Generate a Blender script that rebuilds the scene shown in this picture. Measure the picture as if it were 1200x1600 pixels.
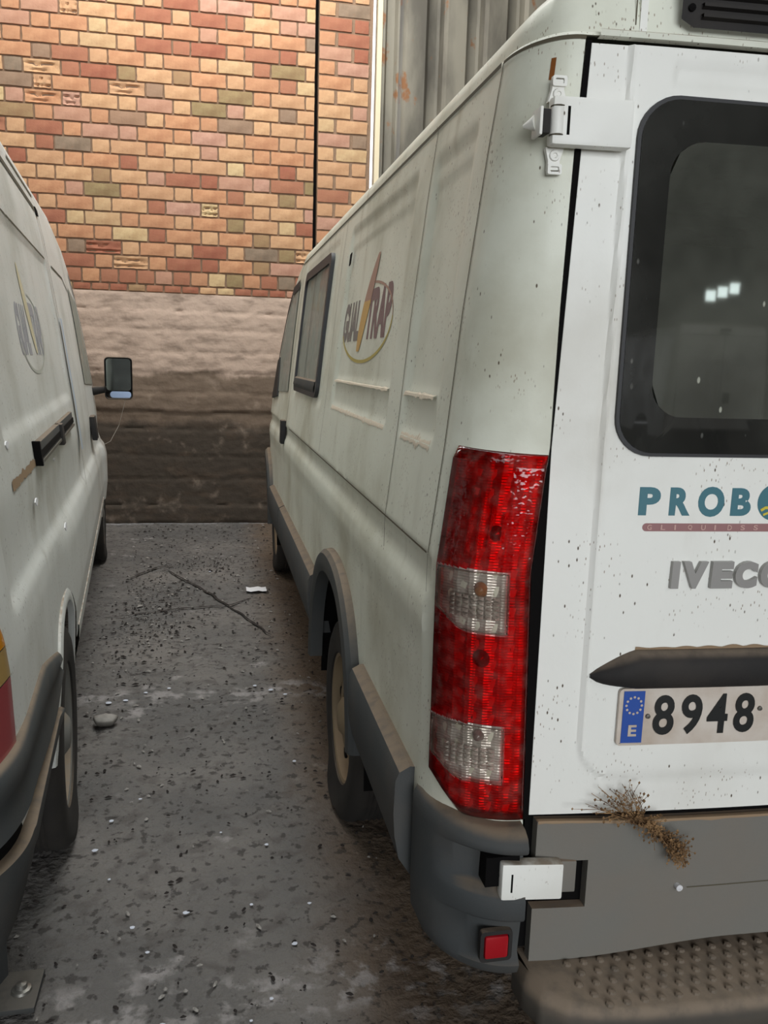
import bpy, bmesh, math, random
from mathutils import Vector, noise
from math import sin, cos, pi, sqrt, radians
random.seed(7)
SC = bpy.context.scene
for o in list(bpy.data.objects): bpy.data.objects.remove(o)
COL = SC.collection

# ------------------------------------------------------------------ camera
def unit(v):
    l = sqrt(sum(c*c for c in v)); return [c/l for c in v]
def cross(a, b): return [a[1]*b[2]-a[2]*b[1], a[2]*b[0]-a[0]*b[2], a[0]*b[1]-a[1]*b[0]]
FPX = 1300.0
yv = unit([330-600, 560-800, FPX])
dn = unit(cross(yv, [1, .03, 0]))
if dn[1] < 0: dn = [-c for c in dn]
zv = [-c for c in dn]
xv = cross(zv, yv)
if xv[0] < 0: xv = [-c for c in xv]
cam_d = bpy.data.cameras.new('camera'); cam = bpy.data.objects.new('camera', cam_d); COL.objects.link(cam)
cam_d.sensor_fit = 'VERTICAL'; cam_d.sensor_height = 36; cam_d.lens = FPX/1600*36
cam_d.clip_start = .02; cam_d.clip_end = 200
from mathutils import Matrix
R = Matrix(((xv[0], -xv[1], -xv[2]), (yv[0], -yv[1], -yv[2]), (zv[0], -zv[1], -zv[2]))).to_4x4()
cam.matrix_world = Matrix.Translation((0, 0, 1.5)) @ R
SC.camera = cam

# ------------------------------------------------------------------ world, lights, exposure
w = bpy.data.worlds.new('world'); SC.world = w; w.use_nodes = True
bg = w.node_tree.nodes['Background']; bg.inputs[0].default_value = (.93, .96, 1, 1); bg.inputs[1].default_value = 2.2
SC.view_settings.view_transform = 'Standard'; SC.view_settings.look = 'None'
SC.view_settings.exposure = 0.17; SC.view_settings.gamma = 1; SC.view_settings.use_curve_mapping = False
def area(name, loc, rot, sx, sy, energy, col):
    l = bpy.data.lights.new(name, 'AREA'); l.shape = 'RECTANGLE'; l.size = sx; l.size_y = sy; l.energy = energy; l.color = col
    o = bpy.data.objects.new(name, l); o.location = loc; o.rotation_euler = rot; COL.objects.link(o); return o
# daylight through the open end of the hall behind the camera, and through the roof lights; plus one added fill
area('doorway_light', (.2, -7.2, 2.7), (radians(80), 0, 0), 5.6, 3.6, 430, (.93, .97, 1))
area('overhead_light', (.4, 3.4, 5.75), (0, 0, 0), 1.6, 5.5, 110, (.97, 1, .95))
area('overhead_light', (5.6, -5.4, 5.75), (0, 0, 0), 3, 1.5, 90, (1, .98, .95))  # added fill, brightens the van that shows mirrored in the rear glass
area('overhead_light', (-.3, 6.2, 5.75), (radians(18), 0, 0), 4.5, 1.2, 125, (1, .97, .92))

# ------------------------------------------------------------------ materials
def rgb(r, g, b):
    f = lambda c: (c/255/12.92) if c/255 <= .04045 else ((c/255+.055)/1.055)**2.4
    return (f(r), f(g), f(b), 1)
class N:
    def __init__(s, name):
        s.m = bpy.data.materials.new(name); s.m.use_nodes = True; s.t = s.m.node_tree
        s.b = s.t.nodes['Principled BSDF']; s.out = s.t.nodes['Material Output']
        s.tc = s.t.nodes.new('ShaderNodeTexCoord')
    def n(s, k, **kw):
        x = s.t.nodes.new('ShaderNode'+k)
        for a, v in kw.items(): setattr(x, a, v)
        return x
    def l(s, a, b): s.t.links.new(a, b)
    def vec(s, stretch=(1, 1, 1), rot=(0, 0, 0)):
        mp = s.n('Mapping'); mp.inputs['Rotation'].default_value = rot; mp.inputs['Scale'].default_value = stretch
        s.l(s.tc.outputs['Object'], mp.inputs['Vector']); return mp.outputs[0]
    def noise(s, scale, detail=4, stretch=(1, 1, 1), rough=.55):
        x = s.n('TexNoise'); x.inputs['Scale'].default_value = scale; x.inputs['Detail'].default_value = detail
        x.inputs['Roughness'].default_value = rough
        s.l(s.vec(stretch), x.inputs['Vector']); return x.outputs[0]
    def ramp(s, fac, lo, hi, v0=0, v1=1):
        x = s.n('MapRange'); x.interpolation_type = 'SMOOTHSTEP'
        for i, v in zip((1, 2, 3, 4), (lo, hi, v0, v1)): x.inputs[i].default_value = v
        s.l(fac, x.inputs[0]); return x.outputs[0]
    def math(s, op, a, b):
        x = s.n('Math', operation=op)
        for i, v in enumerate((a, b)):
            if isinstance(v, (int, float)): x.inputs[i].default_value = v
            else: s.l(v, x.inputs[i])
        return x.outputs[0]
    def mix(s, fac, a, b):
        x = s.n('Mix', data_type='RGBA')
        if isinstance(fac, (int, float)): x.inputs[0].default_value = fac
        else: s.l(fac, x.inputs[0])
        for i, v in ((6, a), (7, b)):
            if isinstance(v, tuple): x.inputs[i].default_value = v
            else: s.l(v, x.inputs[i])
        return x.outputs[2]
    def up(s, lo=.35, hi=.8):
        g = s.n('NewGeometry'); sp = s.n('SeparateXYZ'); s.l(g.outputs['Normal'], sp.inputs[0]); return s.ramp(sp.outputs[2], lo, hi)
    def bump(s, h, strength, dist=.01):
        x = s.n('Bump'); x.inputs['Strength'].default_value = strength; x.inputs['Distance'].default_value = dist
        s.l(h, x.inputs['Height']); s.l(x.outputs[0], s.b.inputs['Normal'])
    def fin(s, col, rough=.5, metal=0, coat=0, spec=.5):
        if isinstance(col, tuple): s.b.inputs['Base Color'].default_value = col
        else: s.l(col, s.b.inputs['Base Color'])
        if isinstance(rough, (int, float)): s.b.inputs['Roughness'].default_value = rough
        else: s.l(rough, s.b.inputs['Roughness'])
        s.b.inputs['Metallic'].default_value = metal; s.b.inputs['Coat Weight'].default_value = coat
        s.b.inputs['Specular IOR Level'].default_value = spec
        return s.m
def plain(name, c, rough=.5, metal=0, coat=0, spec=.5): return N(name).fin(rgb(*c), rough, metal, coat, spec)

def paint(name, base, dirt=(150, 136, 112), amt=.35, dust=True):
    k = N(name)
    n1 = k.noise(2.2, 6); n2 = k.noise(26, 3); n3 = k.noise(9, 5, (1, 1, .25))
    c = k.mix(k.ramp(n1, .42, .75, 0, amt), rgb(*base), rgb(*dirt))
    c = k.mix(k.ramp(n3, .55, .8, 0, amt*.8), c, rgb(*dirt))
    # splashed specks of mud, drawn out diagonally
    v = k.n('TexVoronoi', feature='F1'); v.inputs['Scale'].default_value = 48
    k.l(k.vec((1.5, 1.5, .7), (0, .7, .3)), v.inputs['Vector'])
    sp = k.math('MULTIPLY', k.ramp(v.outputs['Distance'], .07, .15, 1, 0), k.ramp(k.noise(11, 2), .5, .57))
    c = k.mix(sp, c, rgb(84, 70, 54))
    v2 = k.n('TexVoronoi', feature='F1'); v2.inputs['Scale'].default_value = 105
    k.l(k.vec((1.6, 1.6, .6), (0, .7, .3)), v2.inputs['Vector'])
    sp2 = k.math('MULTIPLY', k.ramp(v2.outputs['Distance'], .1, .22, .8, 0), k.ramp(k.noise(7, 3), .47, .58))
    c = k.mix(sp2, c, rgb(120, 96, 70))
    c = k.mix(k.math('MULTIPLY', k.up(.45, .9), k.ramp(n2, .3, .65, .35, .9)), c, rgb(128, 112, 92))
    k.bump(k.noise(48, 3), .12, .004)
    return k.fin(c, k.ramp(n1, .3, .8, .42, .65), 0, .04, .35)
M = {}
M['white'] = paint('van_white_paint', (222, 224, 210), (148, 140, 112), amt=.55)
M['white2'] = paint('old_van_white_paint', (214, 216, 212), (150, 144, 126), amt=.42)
M['rear_white'] = paint('door_white_paint', (236, 236, 230), amt=.3)
def rubber(name, base, dust, lo=.25, hi=.75, rough=.75):
    k = N(name)
    c = k.mix(k.ramp(k.noise(6, 5), .35, .75, 0, .45), rgb(*base), rgb(*[int(a*.55+b*.45) for a, b in zip(base, dust)]))
    c = k.mix(k.math('MULTIPLY', k.up(lo, hi), k.ramp(k.noise(30, 4), .25, .6, .55, 1)), c, rgb(*dust))
    k.bump(k.noise(220, 2), .12, .003)
    return k.fin(c, rough, 0, 0, .35)
M['clad'] = rubber('grey_bumper_plastic', (62, 65, 66), (116, 102, 86), .45, .95)
M['panel'] = rubber('grey_tailgate_plastic', (116, 114, 108), (134, 116, 98))
M['step'] = rubber('dusty_step_plastic', (70, 67, 62), (126, 112, 97), .1, .6)
M['black'] = rubber('black_plastic', (34, 33, 33), (104, 92, 80), .5, .95)
M['tyre'] = rubber('dusty_tyre_rubber', (40, 38, 36), (92, 82, 70), .6, .95, .85)
M['hub'] = rubber('dusty_hub_steel', (132, 116, 92), (140, 120, 96))
M['hub2'] = rubber('grey_hub_steel', (120, 120, 116), (130, 116, 98))
M['gap'] = plain('dark_gap', (14, 13, 13), .9, spec=.1)
M['seam'] = plain('seam_dirt', (88, 82, 68), .9, spec=.2)
M['rust'] = plain('rust', (122, 74, 36), .9, spec=.1)
M['mud'] = plain('dried_mud', (150, 128, 104), .95, spec=.1)
M['dustband'] = plain('pale_dust', (196, 184, 166), .95, spec=.1)
M['teal'] = plain('teal_vinyl', (62, 112, 124), .5)
M['mauve'] = plain('faded_maroon_vinyl', (150, 108, 108), .6)
M['mauve_l'] = plain('pale_pink_print', (196, 158, 150), .6)
M['yellow'] = plain('yellow_vinyl', (206, 186, 62), .5)
M['chrome'] = plain('brushed_badge', (158, 156, 153), .4, .35)
M['platew'] = N('plate_white'); k = M['platew']; M['platew'] = k.fin(k.mix(k.ramp(k.noise(12, 5), .3, .8, .1, .7), rgb(214, 206, 196), rgb(170, 148, 128)), .45)
M['plateblue'] = plain('plate_blue', (38, 78, 160), .45)
M['ink'] = plain('plate_ink', (26, 28, 28), .45)
M['logo_grey'] = plain('faded_grey_vinyl', (124, 116, 112), .6)
M['logo_plum'] = plain('faded_plum_vinyl', (124, 98, 98), .6)
M['logo_gold'] = plain('faded_gold_vinyl', (178, 160, 84), .6)
M['logo_orange'] = plain('faded_orange_vinyl', (198, 158, 92), .6)
M['logo_rose'] = plain('faded_rose_vinyl', (168, 132, 116), .6)
M['logo_lgrey'] = plain('faint_grey_vinyl', (158, 158, 164), .6)
M['logo_lgold'] = plain('faint_gold_vinyl', (206, 196, 164), .6)
M['logo_lline'] = plain('faint_line_vinyl', (176, 178, 168), .6)
M['amber'] = plain('amber_lens', (214, 140, 20), .25, coat=.5)
M['palelens'] = plain('dirty_pale_lens', (170, 140, 84), .3, coat=.4)
M['oldred'] = plain('faded_red_lens', (156, 66, 70), .35, coat=.4)
M['reflred'] = plain('red_reflector', (158, 18, 30), .25, coat=.5)
M['bulb'] = plain('bulb_glass', (112, 96, 92), .2, coat=.6); M['bulb2'] = plain('amber_bulb', (150, 104, 70), .2, coat=.6)
M['shoe'] = rubber('black_steel_plate', (52, 54, 54), (88, 84, 78), .3, .9)
M['paper'] = plain('paper', (214, 214, 216), .8)
M['seal'] = plain('window_seal', (44, 44, 46), .6)
M['steel'] = plain('zinc_steel', (120, 118, 112), .4, .7)

def thin_glass(name, tint, veilcol, dust, rough=.03, gloss=1.0):
    k = N(name); k.t.nodes.remove(k.b)
    tr = k.n('BsdfTransparent'); tr.inputs[0].default_value = tint
    gl = k.n('BsdfGlossy'); gl.inputs['Roughness'].default_value = rough
    gl.inputs[0].default_value = (gloss, gloss, gloss, 1)
    fr = k.n('Fresnel'); fr.inputs[0].default_value = 1.85
    m1 = k.n('MixShader'); k.l(fr.outputs[0], m1.inputs[0]); k.l(tr.outputs[0], m1.inputs[1]); k.l(gl.outputs[0], m1.inputs[2])
    df = k.n('BsdfDiffuse'); df.inputs[0].default_value = veilcol  # grey veil: dust, plus light through the pane put into the colour
    m2 = k.n('MixShader'); k.l(m1.outputs[0], m2.inputs[1]); k.l(df.outputs[0], m2.inputs[2])
    v = k.n('TexVoronoi'); v.inputs['Scale'].default_value = 34; k.l(k.vec((1, 1, .5)), v.inputs['Vector'])
    s1 = k.math('MULTIPLY', k.ramp(v.outputs['Distance'], .06, .12, .7, 0), k.ramp(k.noise(9, 2), .5, .6))
    fac = k.math('ADD', k.ramp(k.noise(5, 5), .3, .75, dust*.6, dust*1.4), s1)
    k.l(fac, m2.inputs[0]); k.l(m2.outputs[0], k.out.inputs[0])
    return k.m
M['glass'] = thin_glass('tinted_rear_glass', (.30, .32, .29, 1), rgb(176, 178, 164), .15)
M['frit'] = thin_glass('blacked_glass_border', (.0, .0, .0, 1), rgb(130, 130, 124), .12)
M['sideglass'] = thin_glass('side_glass', (.22, .22, .2, 1), rgb(150, 151, 142), 1.0, .08)
M['mirrorglass'] = plain('mirror_glass', (150, 158, 156), .05, 1)
def lens(name, tint, rough=.06, dust=.03):
    k = N(name); k.t.nodes.remove(k.b)
    tr = k.n('BsdfTransparent'); tr.inputs[0].default_value = tint
    gl = k.n('BsdfGlossy'); gl.inputs['Roughness'].default_value = rough
    bp = k.n('Bump'); bp.inputs['Strength'].default_value = .25; bp.inputs['Distance'].default_value = .004
    k.l(k.noise(90, 1), bp.inputs['Height']); k.l(bp.outputs[0], gl.inputs['Normal'])
    fr = k.n('Fresnel'); fr.inputs[0].default_value = 1.5
    m1 = k.n('MixShader'); k.l(fr.outputs[0], m1.inputs[0]); k.l(tr.outputs[0], m1.inputs[1]); k.l(gl.outputs[0], m1.inputs[2])
    df = k.n('BsdfDiffuse'); df.inputs[0].default_value = rgb(170, 150, 140)
    m2 = k.n('MixShader'); k.l(k.ramp(k.noise(40, 4), .4, .8, 0, dust*3), m2.inputs[0])
    k.l(m1.outputs[0], m2.inputs[1]); k.l(df.outputs[0], m2.inputs[2]); k.l(m2.outputs[0], k.out.inputs[0]); return k.m
M['redlens'] = lens('red_lens', (.78, .012, .02, 1))
M['clearlens'] = lens('clear_lens', (.86, .84, .8, 1), .1, .06)
k = N('reflector_housing')
wv = k.n('TexWave', wave_type='BANDS', bands_direction='Z'); wv.inputs['Scale'].default_value = 60; k.l(k.vec(), wv.inputs['Vector'])
wv2 = k.n('TexWave', wave_type='BANDS', bands_direction='DIAGONAL'); wv2.inputs['Scale'].default_value = 55; k.l(k.vec((1, -1, 0)), wv2.inputs['Vector'])
k.bump(k.math('ADD', wv.outputs[1], k.math('MULTIPLY', wv2.outputs[1], .4)), .3, .003)
M['housing'] = k.fin(k.mix(k.ramp(k.noise(14, 3), .3, .7), rgb(236, 232, 226), rgb(176, 168, 160)), .3, .35)

# brick materials
def brickmat(name, c, c2):
    k = N(name)
    c0 = k.mix(k.ramp(k.noise(9, 6), .35, .7), rgb(*c), rgb(*c2)); c0 = k.mix(k.ramp(k.noise(24, 5), .55, .8, 0, .4), c0, rgb(150, 116, 92)); oi = k.n('ObjectInfo'); c0 = k.mix(k.ramp(oi.outputs['Random'], 0, 1, 0, .42), c0, rgb(172, 128, 100))
    k.bump(k.noise(60, 5), .5, .004)
    return k.fin(c0, .9, 0, 0, .2)
BR = [(brickmat('brick_tan', (203, 164, 126), (184, 144, 108)), 36), (brickmat('brick_orange', (196, 148, 112), (176, 126, 94)), 26),
      (brickmat('brick_pink', (188, 148, 128), (170, 128, 110)), 16), (brickmat('brick_red', (160, 104, 82), (146, 90, 72)), 8),
      (brickmat('brick_straw', (204, 180, 138), (184, 156, 116)), 7), (brickmat('brick_olive', (150, 132, 96), (134, 112, 82)), 3),
      (brickmat('brick_grey', (142, 124, 106), (122, 106, 90)), 4)]
BRW = [x[1] for x in BR]; BRM = [x[0] for x in BR]
k = N('mortar'); k.bump(k.noise(70, 5), .7, .005)
M['mortar'] = k.fin(k.mix(k.noise(7, 4), rgb(150, 124, 102), rgb(128, 106, 88)), .95, 0, 0, .1)
k = N('stained_shaded_concrete')
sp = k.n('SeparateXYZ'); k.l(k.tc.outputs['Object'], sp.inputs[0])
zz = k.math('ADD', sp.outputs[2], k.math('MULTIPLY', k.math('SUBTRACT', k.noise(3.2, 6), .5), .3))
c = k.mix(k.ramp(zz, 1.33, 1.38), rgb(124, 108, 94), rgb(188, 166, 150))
c = k.mix(k.ramp(zz, .88, .98), rgb(76, 68, 60), c)  # lower bands darker: damp stain, with shade between the vans put in
c = k.mix(k.ramp(k.noise(5, 7, (1, 1, 3)), .45, .72, 0, .55), c, rgb(92, 78, 66))
c = k.mix(k.ramp(k.noise(6, 8), .58, .8, 0, .5), c, rgb(176, 158, 142))
k.bump(k.noise(26, 8), .5, .012)
M['concrete'] = k.fin(c, .92, 0, 0, .15)
k = N('dirty_concrete_floor')
c = k.mix(k.ramp(k.noise(1.6, 7), .35, .7), rgb(94, 92, 90), rgb(114, 110, 106))
c = k.mix(k.ramp(k.noise(13, 7), .5, .68, 0, .6), c, rgb(80, 76, 73))
c = k.mix(k.math('MULTIPLY', k.ramp(k.noise(7, 8), .58, .68), k.ramp(k.noise(1.9, 3), .5, .62, 0, .75)), c, rgb(150, 146, 144))
sp = k.n('SeparateXYZ'); k.l(k.tc.outputs['Object'], sp.inputs[0])
br = k.math('ADD', sp.outputs[0], k.math('MULTIPLY', k.noise(3, 5), .3))
c = k.mix(k.math('MULTIPLY', k.ramp(br, .34, .66), .75), c, rgb(100, 82, 64))
c = k.mix(k.math('MULTIPLY', k.ramp(k.noise(30, 6), .56, .64), .7), c, rgb(52, 49, 47))
yy = k.math('ADD', sp.outputs[1], k.math('MULTIPLY', k.noise(4, 6), .5))
band = k.math('MULTIPLY', k.ramp(k.math('ABSOLUTE', k.math('SUBTRACT', yy, 3.9), 0), .02, .12, 1, 0), k.ramp(k.noise(11, 7), .46, .6))
band2 = k.math('MULTIPLY', k.ramp(k.math('ABSOLUTE', k.math('SUBTRACT', yy, 2.02), 0), .03, .16, 1, 0), k.ramp(k.noise(13, 7), .5, .62))
c = k.mix(k.math('MULTIPLY', k.math('ADD', band, band2), .6), c, rgb(158, 154, 152))
k.bump(k.noise(38, 9), 1.0, .02)
M['floor'] = k.fin(c, .9, 0, 0, .2)
k = N('galvanised_sheet')
c = k.mix(k.ramp(k.noise(3, 6, (1, 1, .3)), .35, .7), rgb(138, 133, 120), rgb(92, 88, 80))
c = k.mix(k.math('MULTIPLY', k.ramp(k.noise(5, 6, (1, 1, .8)), .6, .68), .85), c, rgb(138, 90, 52))
M['sheet'] = k.fin(c, .6, .15, 0, .3)
M['roofsheet'] = plain('roof_sheet', (96, 92, 86), .8)
M['hallwall'] = plain('hall_render', (112, 104, 94), .9)
M['cream'] = plain('sunlit_cream_post', (222, 208, 176), .6)  # sunlit pale edge painted in as cream
k = N('daylit_panes'); em = k.n('Emission'); em.inputs[0].default_value = (.85, 1, .96, 1); em.inputs[1].default_value = 9; k.l(em.outputs[0], k.out.inputs[0]); M['pane'] = k.m
k = N('dry_plant'); M['plant'] = k.fin(k.mix(k.ramp(k.noise(40, 4), .3, .7), rgb(84, 62, 44), rgb(160, 128, 92)), .95, 0, 0, .1)
M['web'] = plain('cobweb', (150, 142, 132), .9)
M['interior'] = plain('van_interior_trim', (120, 122, 116), .8)

# ------------------------------------------------------------------ mesh helpers
def empty(name, loc, label, cat, group=None):
    o = bpy.data.objects.new(name, None); o.location = loc; COL.objects.link(o); o.empty_display_size = .2
    o['label'] = label; o['category'] = cat
    if group: o['group'] = group
    return o
def worldloc(p):
    v = Vector((0, 0, 0))
    while p: v += p.location; p = p.parent
    return v
class G:
    def __init__(s): s.v = []; s.f = []; s.m = []; s.cm = 0
    def add(s, vs, fs):
        n = len(s.v); s.v += [tuple(p) for p in vs]; s.f += [tuple(n+i for i in f) for f in fs]; s.m += [s.cm]*len(fs); return s
    def loft(s, rows, closed=False, cap=False):
        n = len(s.v); c = len(rows[0])
        for r in rows: s.v += [tuple(p) for p in r]
        for i in range(len(rows)-1):
            for j in range(c if closed else c-1):
                a = n+i*c+j; b = n+i*c+(j+1) % c; s.f.append((a, b, b+c, a+c)); s.m.append(s.cm)
        if cap:
            s.f.append(tuple(n+j for j in range(c))); s.f.append(tuple(n+(len(rows)-1)*c+j for j in range(c))); s.m += [s.cm]*2
        return s
    def hexa(s, fn, a0, a1, b0, b1, z0, z1):
        vs = [fn(a, b, z) for z in (z0, z1) for b in (b0, b1) for a in (a0, a1)]
        return s.add(vs, [(0, 1, 3, 2), (4, 6, 7, 5), (0, 4, 5, 1), (2, 3, 7, 6), (0, 2, 6, 4), (1, 5, 7, 3)])
    def tube(s, pts, r, n=8, cap=True):
        pts = [Vector(p) for p in pts]; rows = []
        for i, p in enumerate(pts):
            t = (pts[min(i+1, len(pts)-1)]-pts[max(i-1, 0)]).normalized()
            u = t.cross(Vector((0, 0, 1)) if abs(t.z) < .9 else Vector((1, 0, 0))).normalized(); w_ = t.cross(u)
            rr = r[i] if isinstance(r, (list, tuple)) else r
            rows.append([p+(u*cos(2*pi*j/n)+w_*sin(2*pi*j/n))*rr for j in range(n)])
        return s.loft(rows, True, cap)
    def lathe(s, fn, prof, n=40):
        """prof = (radius, depth) list; fn(depth, angle-cos, angle-sin) -> world point"""
        return s.loft([[fn(d, r*cos(2*pi*j/n), r*sin(2*pi*j/n)) for j in range(n)] for r, d in prof], True)
    def obj(s, name, mat, parent=None, label=None, cat=None, group=None, kind=None, bevel=0, sharp=40, origin=None, smooth=True, mats=None):
        o0 = worldloc(parent) if parent else (Vector(origin) if origin else Vector((0, 0, 0)))
        me = bpy.data.meshes.new(name)
        me.from_pydata([(p[0]-o0.x, p[1]-o0.y, p[2]-o0.z) for p in s.v], [], s.f)
        for m in ([mat] if mats is None else mats): me.materials.append(m)
        me.polygons.foreach_set('material_index', s.m)
        bm = bmesh.new(); bm.from_mesh(me)
        bmesh.ops.remove_doubles(bm, verts=bm.verts, dist=1e-5)
        bmesh.ops.recalc_face_normals(bm, faces=bm.faces)
        if bevel:
            es = [e for e in bm.edges if len(e.link_faces) == 2 and e.calc_face_angle(0) > .5]
            bmesh.ops.bevel(bm, geom=es, offset=bevel, segments=2, profile=.6, affect='EDGES', clamp_overlap=True)
        bm.to_mesh(me); bm.free()
        if smooth:
            me.shade_smooth(); me.set_sharp_from_angle(angle=radians(sharp))
        o = bpy.data.objects.new(name, me); COL.objects.link(o)
        if parent: o.parent = parent
        else: o.location = o0
        if label: o['label'] = label
        if cat: o['category'] = cat
        if group: o['group'] = group
        if kind: o['kind'] = kind
        return o
def lerp(a, b, t): return a+(b-a)*t
def ss(x, a, b):
    t = max(0, min(1, (x-a)/(b-a))); return t*t*(3-2*t)
def itp(x, xs, ys):
    if x <= xs[0]: return ys[0]
    for i in range(1, len(xs)):
        if x <= xs[i]: return lerp(ys[i-1], ys[i], (x-xs[i-1])/(xs[i]-xs[i-1]))
    return ys[-1]
def lin(a, b, n): return [lerp(a, b, i/(n-1)) for i in range(n)]
def ident(a, b, z): return (a, b, z)
def text_mesh(txt, fn, name, mat, parent, x0, x1, z0, z1, depth=.0008, bold=.02, mono=False, label=None, smooth=False):
    """flat lettering fitted to a box of surface coordinates; fn(x, z, off) gives the point on the surface"""
    cu = bpy.data.curves.new('txt', 'FONT'); cu.body = txt; cu.size = 1; cu.offset = bold; cu.extrude = .5; cu.resolution_u = 5
    to = bpy.data.objects.new('txt', cu); COL.objects.link(to); bpy.context.view_layer.update()
    me = bpy.data.meshes.new_from_object(to.evaluated_get(bpy.context.evaluated_depsgraph_get()))
    bpy.data.objects.remove(to)
    xs = [v.co.x for v in me.vertices]; ys = [v.co.y for v in me.vertices]
    a, b, c, d = min(xs), max(xs), min(ys), max(ys)
    g = G(); g.add([fn(lerp(x0, x1, (v.co.x-a)/(b-a)), lerp(z0, z1, (v.co.y-c)/(d-c)), depth*(v.co.z+.5)+.0006) for v in me.vertices],
                   [tuple(p.vertices) for p in me.polygons])
    bpy.data.meshes.remove(me)
    return g.obj(name, mat, parent, label=label, smooth=smooth, bevel=0)

# ------------------------------------------------------------------ the hall (setting)
def wy(x): return 7.75-.027*x          # the brick wall is not quite square to the vans
# floor
g = G(); xs = lin(-2.2, 3.2, 190); ys = lin(-.6, 8.1, 300)
g.loft([[(x, y, -.006+.010*noise.noise((x*2.3, y*2.3, 0))*.5+.007*noise.noise((x*9, y*9, 3))+.006*noise.noise((x*34, y*30, 5))) for x in xs] for y in ys])
floor = g.obj('floor', M['floor'], kind='structure')
g = G(); g.add([(-9, -22, -.014), (14, -22, -.014), (14, 9, -.014), (-9, 9, -.014)], [(0, 1, 2, 3)])
g.obj('floor_slab', M['floor'], floor)
def crack(pts, wd, name='crack'):
    g = G(); rows = []
    for i, (x, y) in enumerate(pts): pass
    fine = []
    for i in range(len(pts)-1):
        for t in lin(0, 1, 14)[:-1]: fine.append((lerp(pts[i][0], pts[i+1][0], t), lerp(pts[i][1], pts[i+1][1], t)))
    dx = pts[-1][0]-pts[0][0]; dy = pts[-1][1]-pts[0][1]; l = sqrt(dx*dx+dy*dy); nx, ny = -dy/l, dx/l
    for i, (x, y) in enumerate(fine):
        j = .012*noise.noise((x*9, y*9, 7)); w_ = wd*(.5+abs(noise.noise((x*14, y*14, 2)))*1.4)*sin(pi*(i+.5)/len(fine))**.4
        rows.append([(x+nx*(j-w_), y+ny*(j-w_), .0045), (x+nx*(j+w_), y+ny*(j+w_), .0045)])
    g.loft(rows); return g.obj(name, M['crackm'], floor)
M['crackm'] = plain('crack_dirt', (52, 48, 46), .95, spec=.1)
crack([(-.34, 6.0), (-.05, 5.4), (.2, 4.75), (.33, 4.4)], .010)
crack([(-.62, 4.85), (-.2, 5.0), (.12, 5.05), (.25, 5.2)], .010)
crack([(-.55, 5.75), (-.40, 6.05), (-.28, 6.1)], .012)

# brick wall above a concrete plinth
g = G(); g.hexa(lambda a, b, z: (a, wy(a)+b, z), -9, .895, .014, .3, 2.0, 6.0)
wall = g.obj('wall_front', M['mortar'], kind='structure')
g = G(); xs = lin(-9, -3.2, 40)+lin(-3.1, 1.45, 190); zs = lin(0, 2.05, 110)
lifts = [0, .17, .41, .62, .86, 1.02, 1.18, 1.37, 1.55, 1.74, 1.9, 2.06]
def lift_off(x, z):
    o = 0
    for i in range(len(lifts)-1):
        zl = lifts[i]+.018*noise.noise((x*3, i*4.1, 0))
        if z >= zl: o = .007*noise.noise((i*3.3, 1.5, 0))*2
    d = min(abs(z-l-.018*noise.noise((x*3, i*4.1, 0))) for i, l in enumerate(lifts))
    groove = .016*max(0, 1-d/.02)*(.4+.6*abs(noise.noise((x*5, z*3, 9))))
    return -o+groove+.006*noise.noise((x*3, z*5, 0))+.006*noise.noise((x*16, z*18, 4))
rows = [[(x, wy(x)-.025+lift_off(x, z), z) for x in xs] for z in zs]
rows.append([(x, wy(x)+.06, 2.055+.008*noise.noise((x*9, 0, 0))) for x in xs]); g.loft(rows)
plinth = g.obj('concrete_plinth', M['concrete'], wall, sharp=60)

CH, BL, BH, JT = .117, .281, .133, .0165     # course height, stretcher, header, joint
def brickshape(L, H, kind, seed):
    """a brick with a worn face, local x along the wall, y outward negative"""
    rnd = random.Random(seed); g = G(); nx, nz = (5, 3) if kind == 0 else (9, 6)
    def pt(i, j):
        x = L*i/nx; z = H*j/nz; e = (i in (0, nx)) or (j in (0, nz))
        if kind == 0: d = (.004 if e else 0)+rnd.uniform(0, .0016)
        else: d = .004 if e else .003+.028*max(0, sin(j*2.1+sin(i*1.3+seed)*.8))*ss(noise.noise((i*.5, j*.4, seed))+.45, 0, .5)
        x += rnd.uniform(-.0025, .0025) if i in (0, nx) else 0; z += rnd.uniform(-.002, .002) if j in (0, nz) else 0
        return (x, d-.006, z)
    rows = [[pt(i, j) for i in range(nx+1)] for j in range(nz+1)]
    g.loft(rows)
    ring = [rows[0][i] for i in range(nx+1)]+[rows[j][nx] for j in range(1, nz+1)]+[rows[nz][i] for i in range(nx-1, -1, -1)]+[rows[j][0] for j in range(nz-1, 0, -1)]
    g.loft([ring+[ring[0]], [(p[0], .02, p[2]) for p in ring+[ring[0]]]])
    return g
_bc = {}
def brick_mesh(L, H, kind, var, mi):
    key = (round(L, 3), round(H, 3), kind, var, mi)
    if key not in _bc:
        o = brickshape(L, H, kind, var*7+int(L*100)).obj('brick', BRM[mi]); me = o.data; bpy.data.objects.remove(o); _bc[key] = me
    return _bc[key]
def brick_at(parent, x, z, L, H, rnd, redness=0, yoff=0, rot=0, xfix=None):
    wts = list(BRW)
    wts[3] *= 1+3.2*redness; wts[0] *= 1-.5*redness; wts[1] *= 1-.2*redness
    mi = rnd.choices(range(len(BRM)), wts)[0]; kind = 1 if rnd.random() < .05 else 0
    me = brick_mesh(L, H, kind, rnd.randrange(3), mi)
    o = bpy.data.objects.new('brick', me); COL.objects.link(o); o.parent = parent
    o.location = (x, (wy(x) if xfix is None else xfix)+yoff+rnd.uniform(-.002, .002), z); o.rotation_euler = (0, 0, -.027+rot)
    return o
rnd = random.Random(3)
zb = 2.062; row = 0; z = zb
rest = G()
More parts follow.
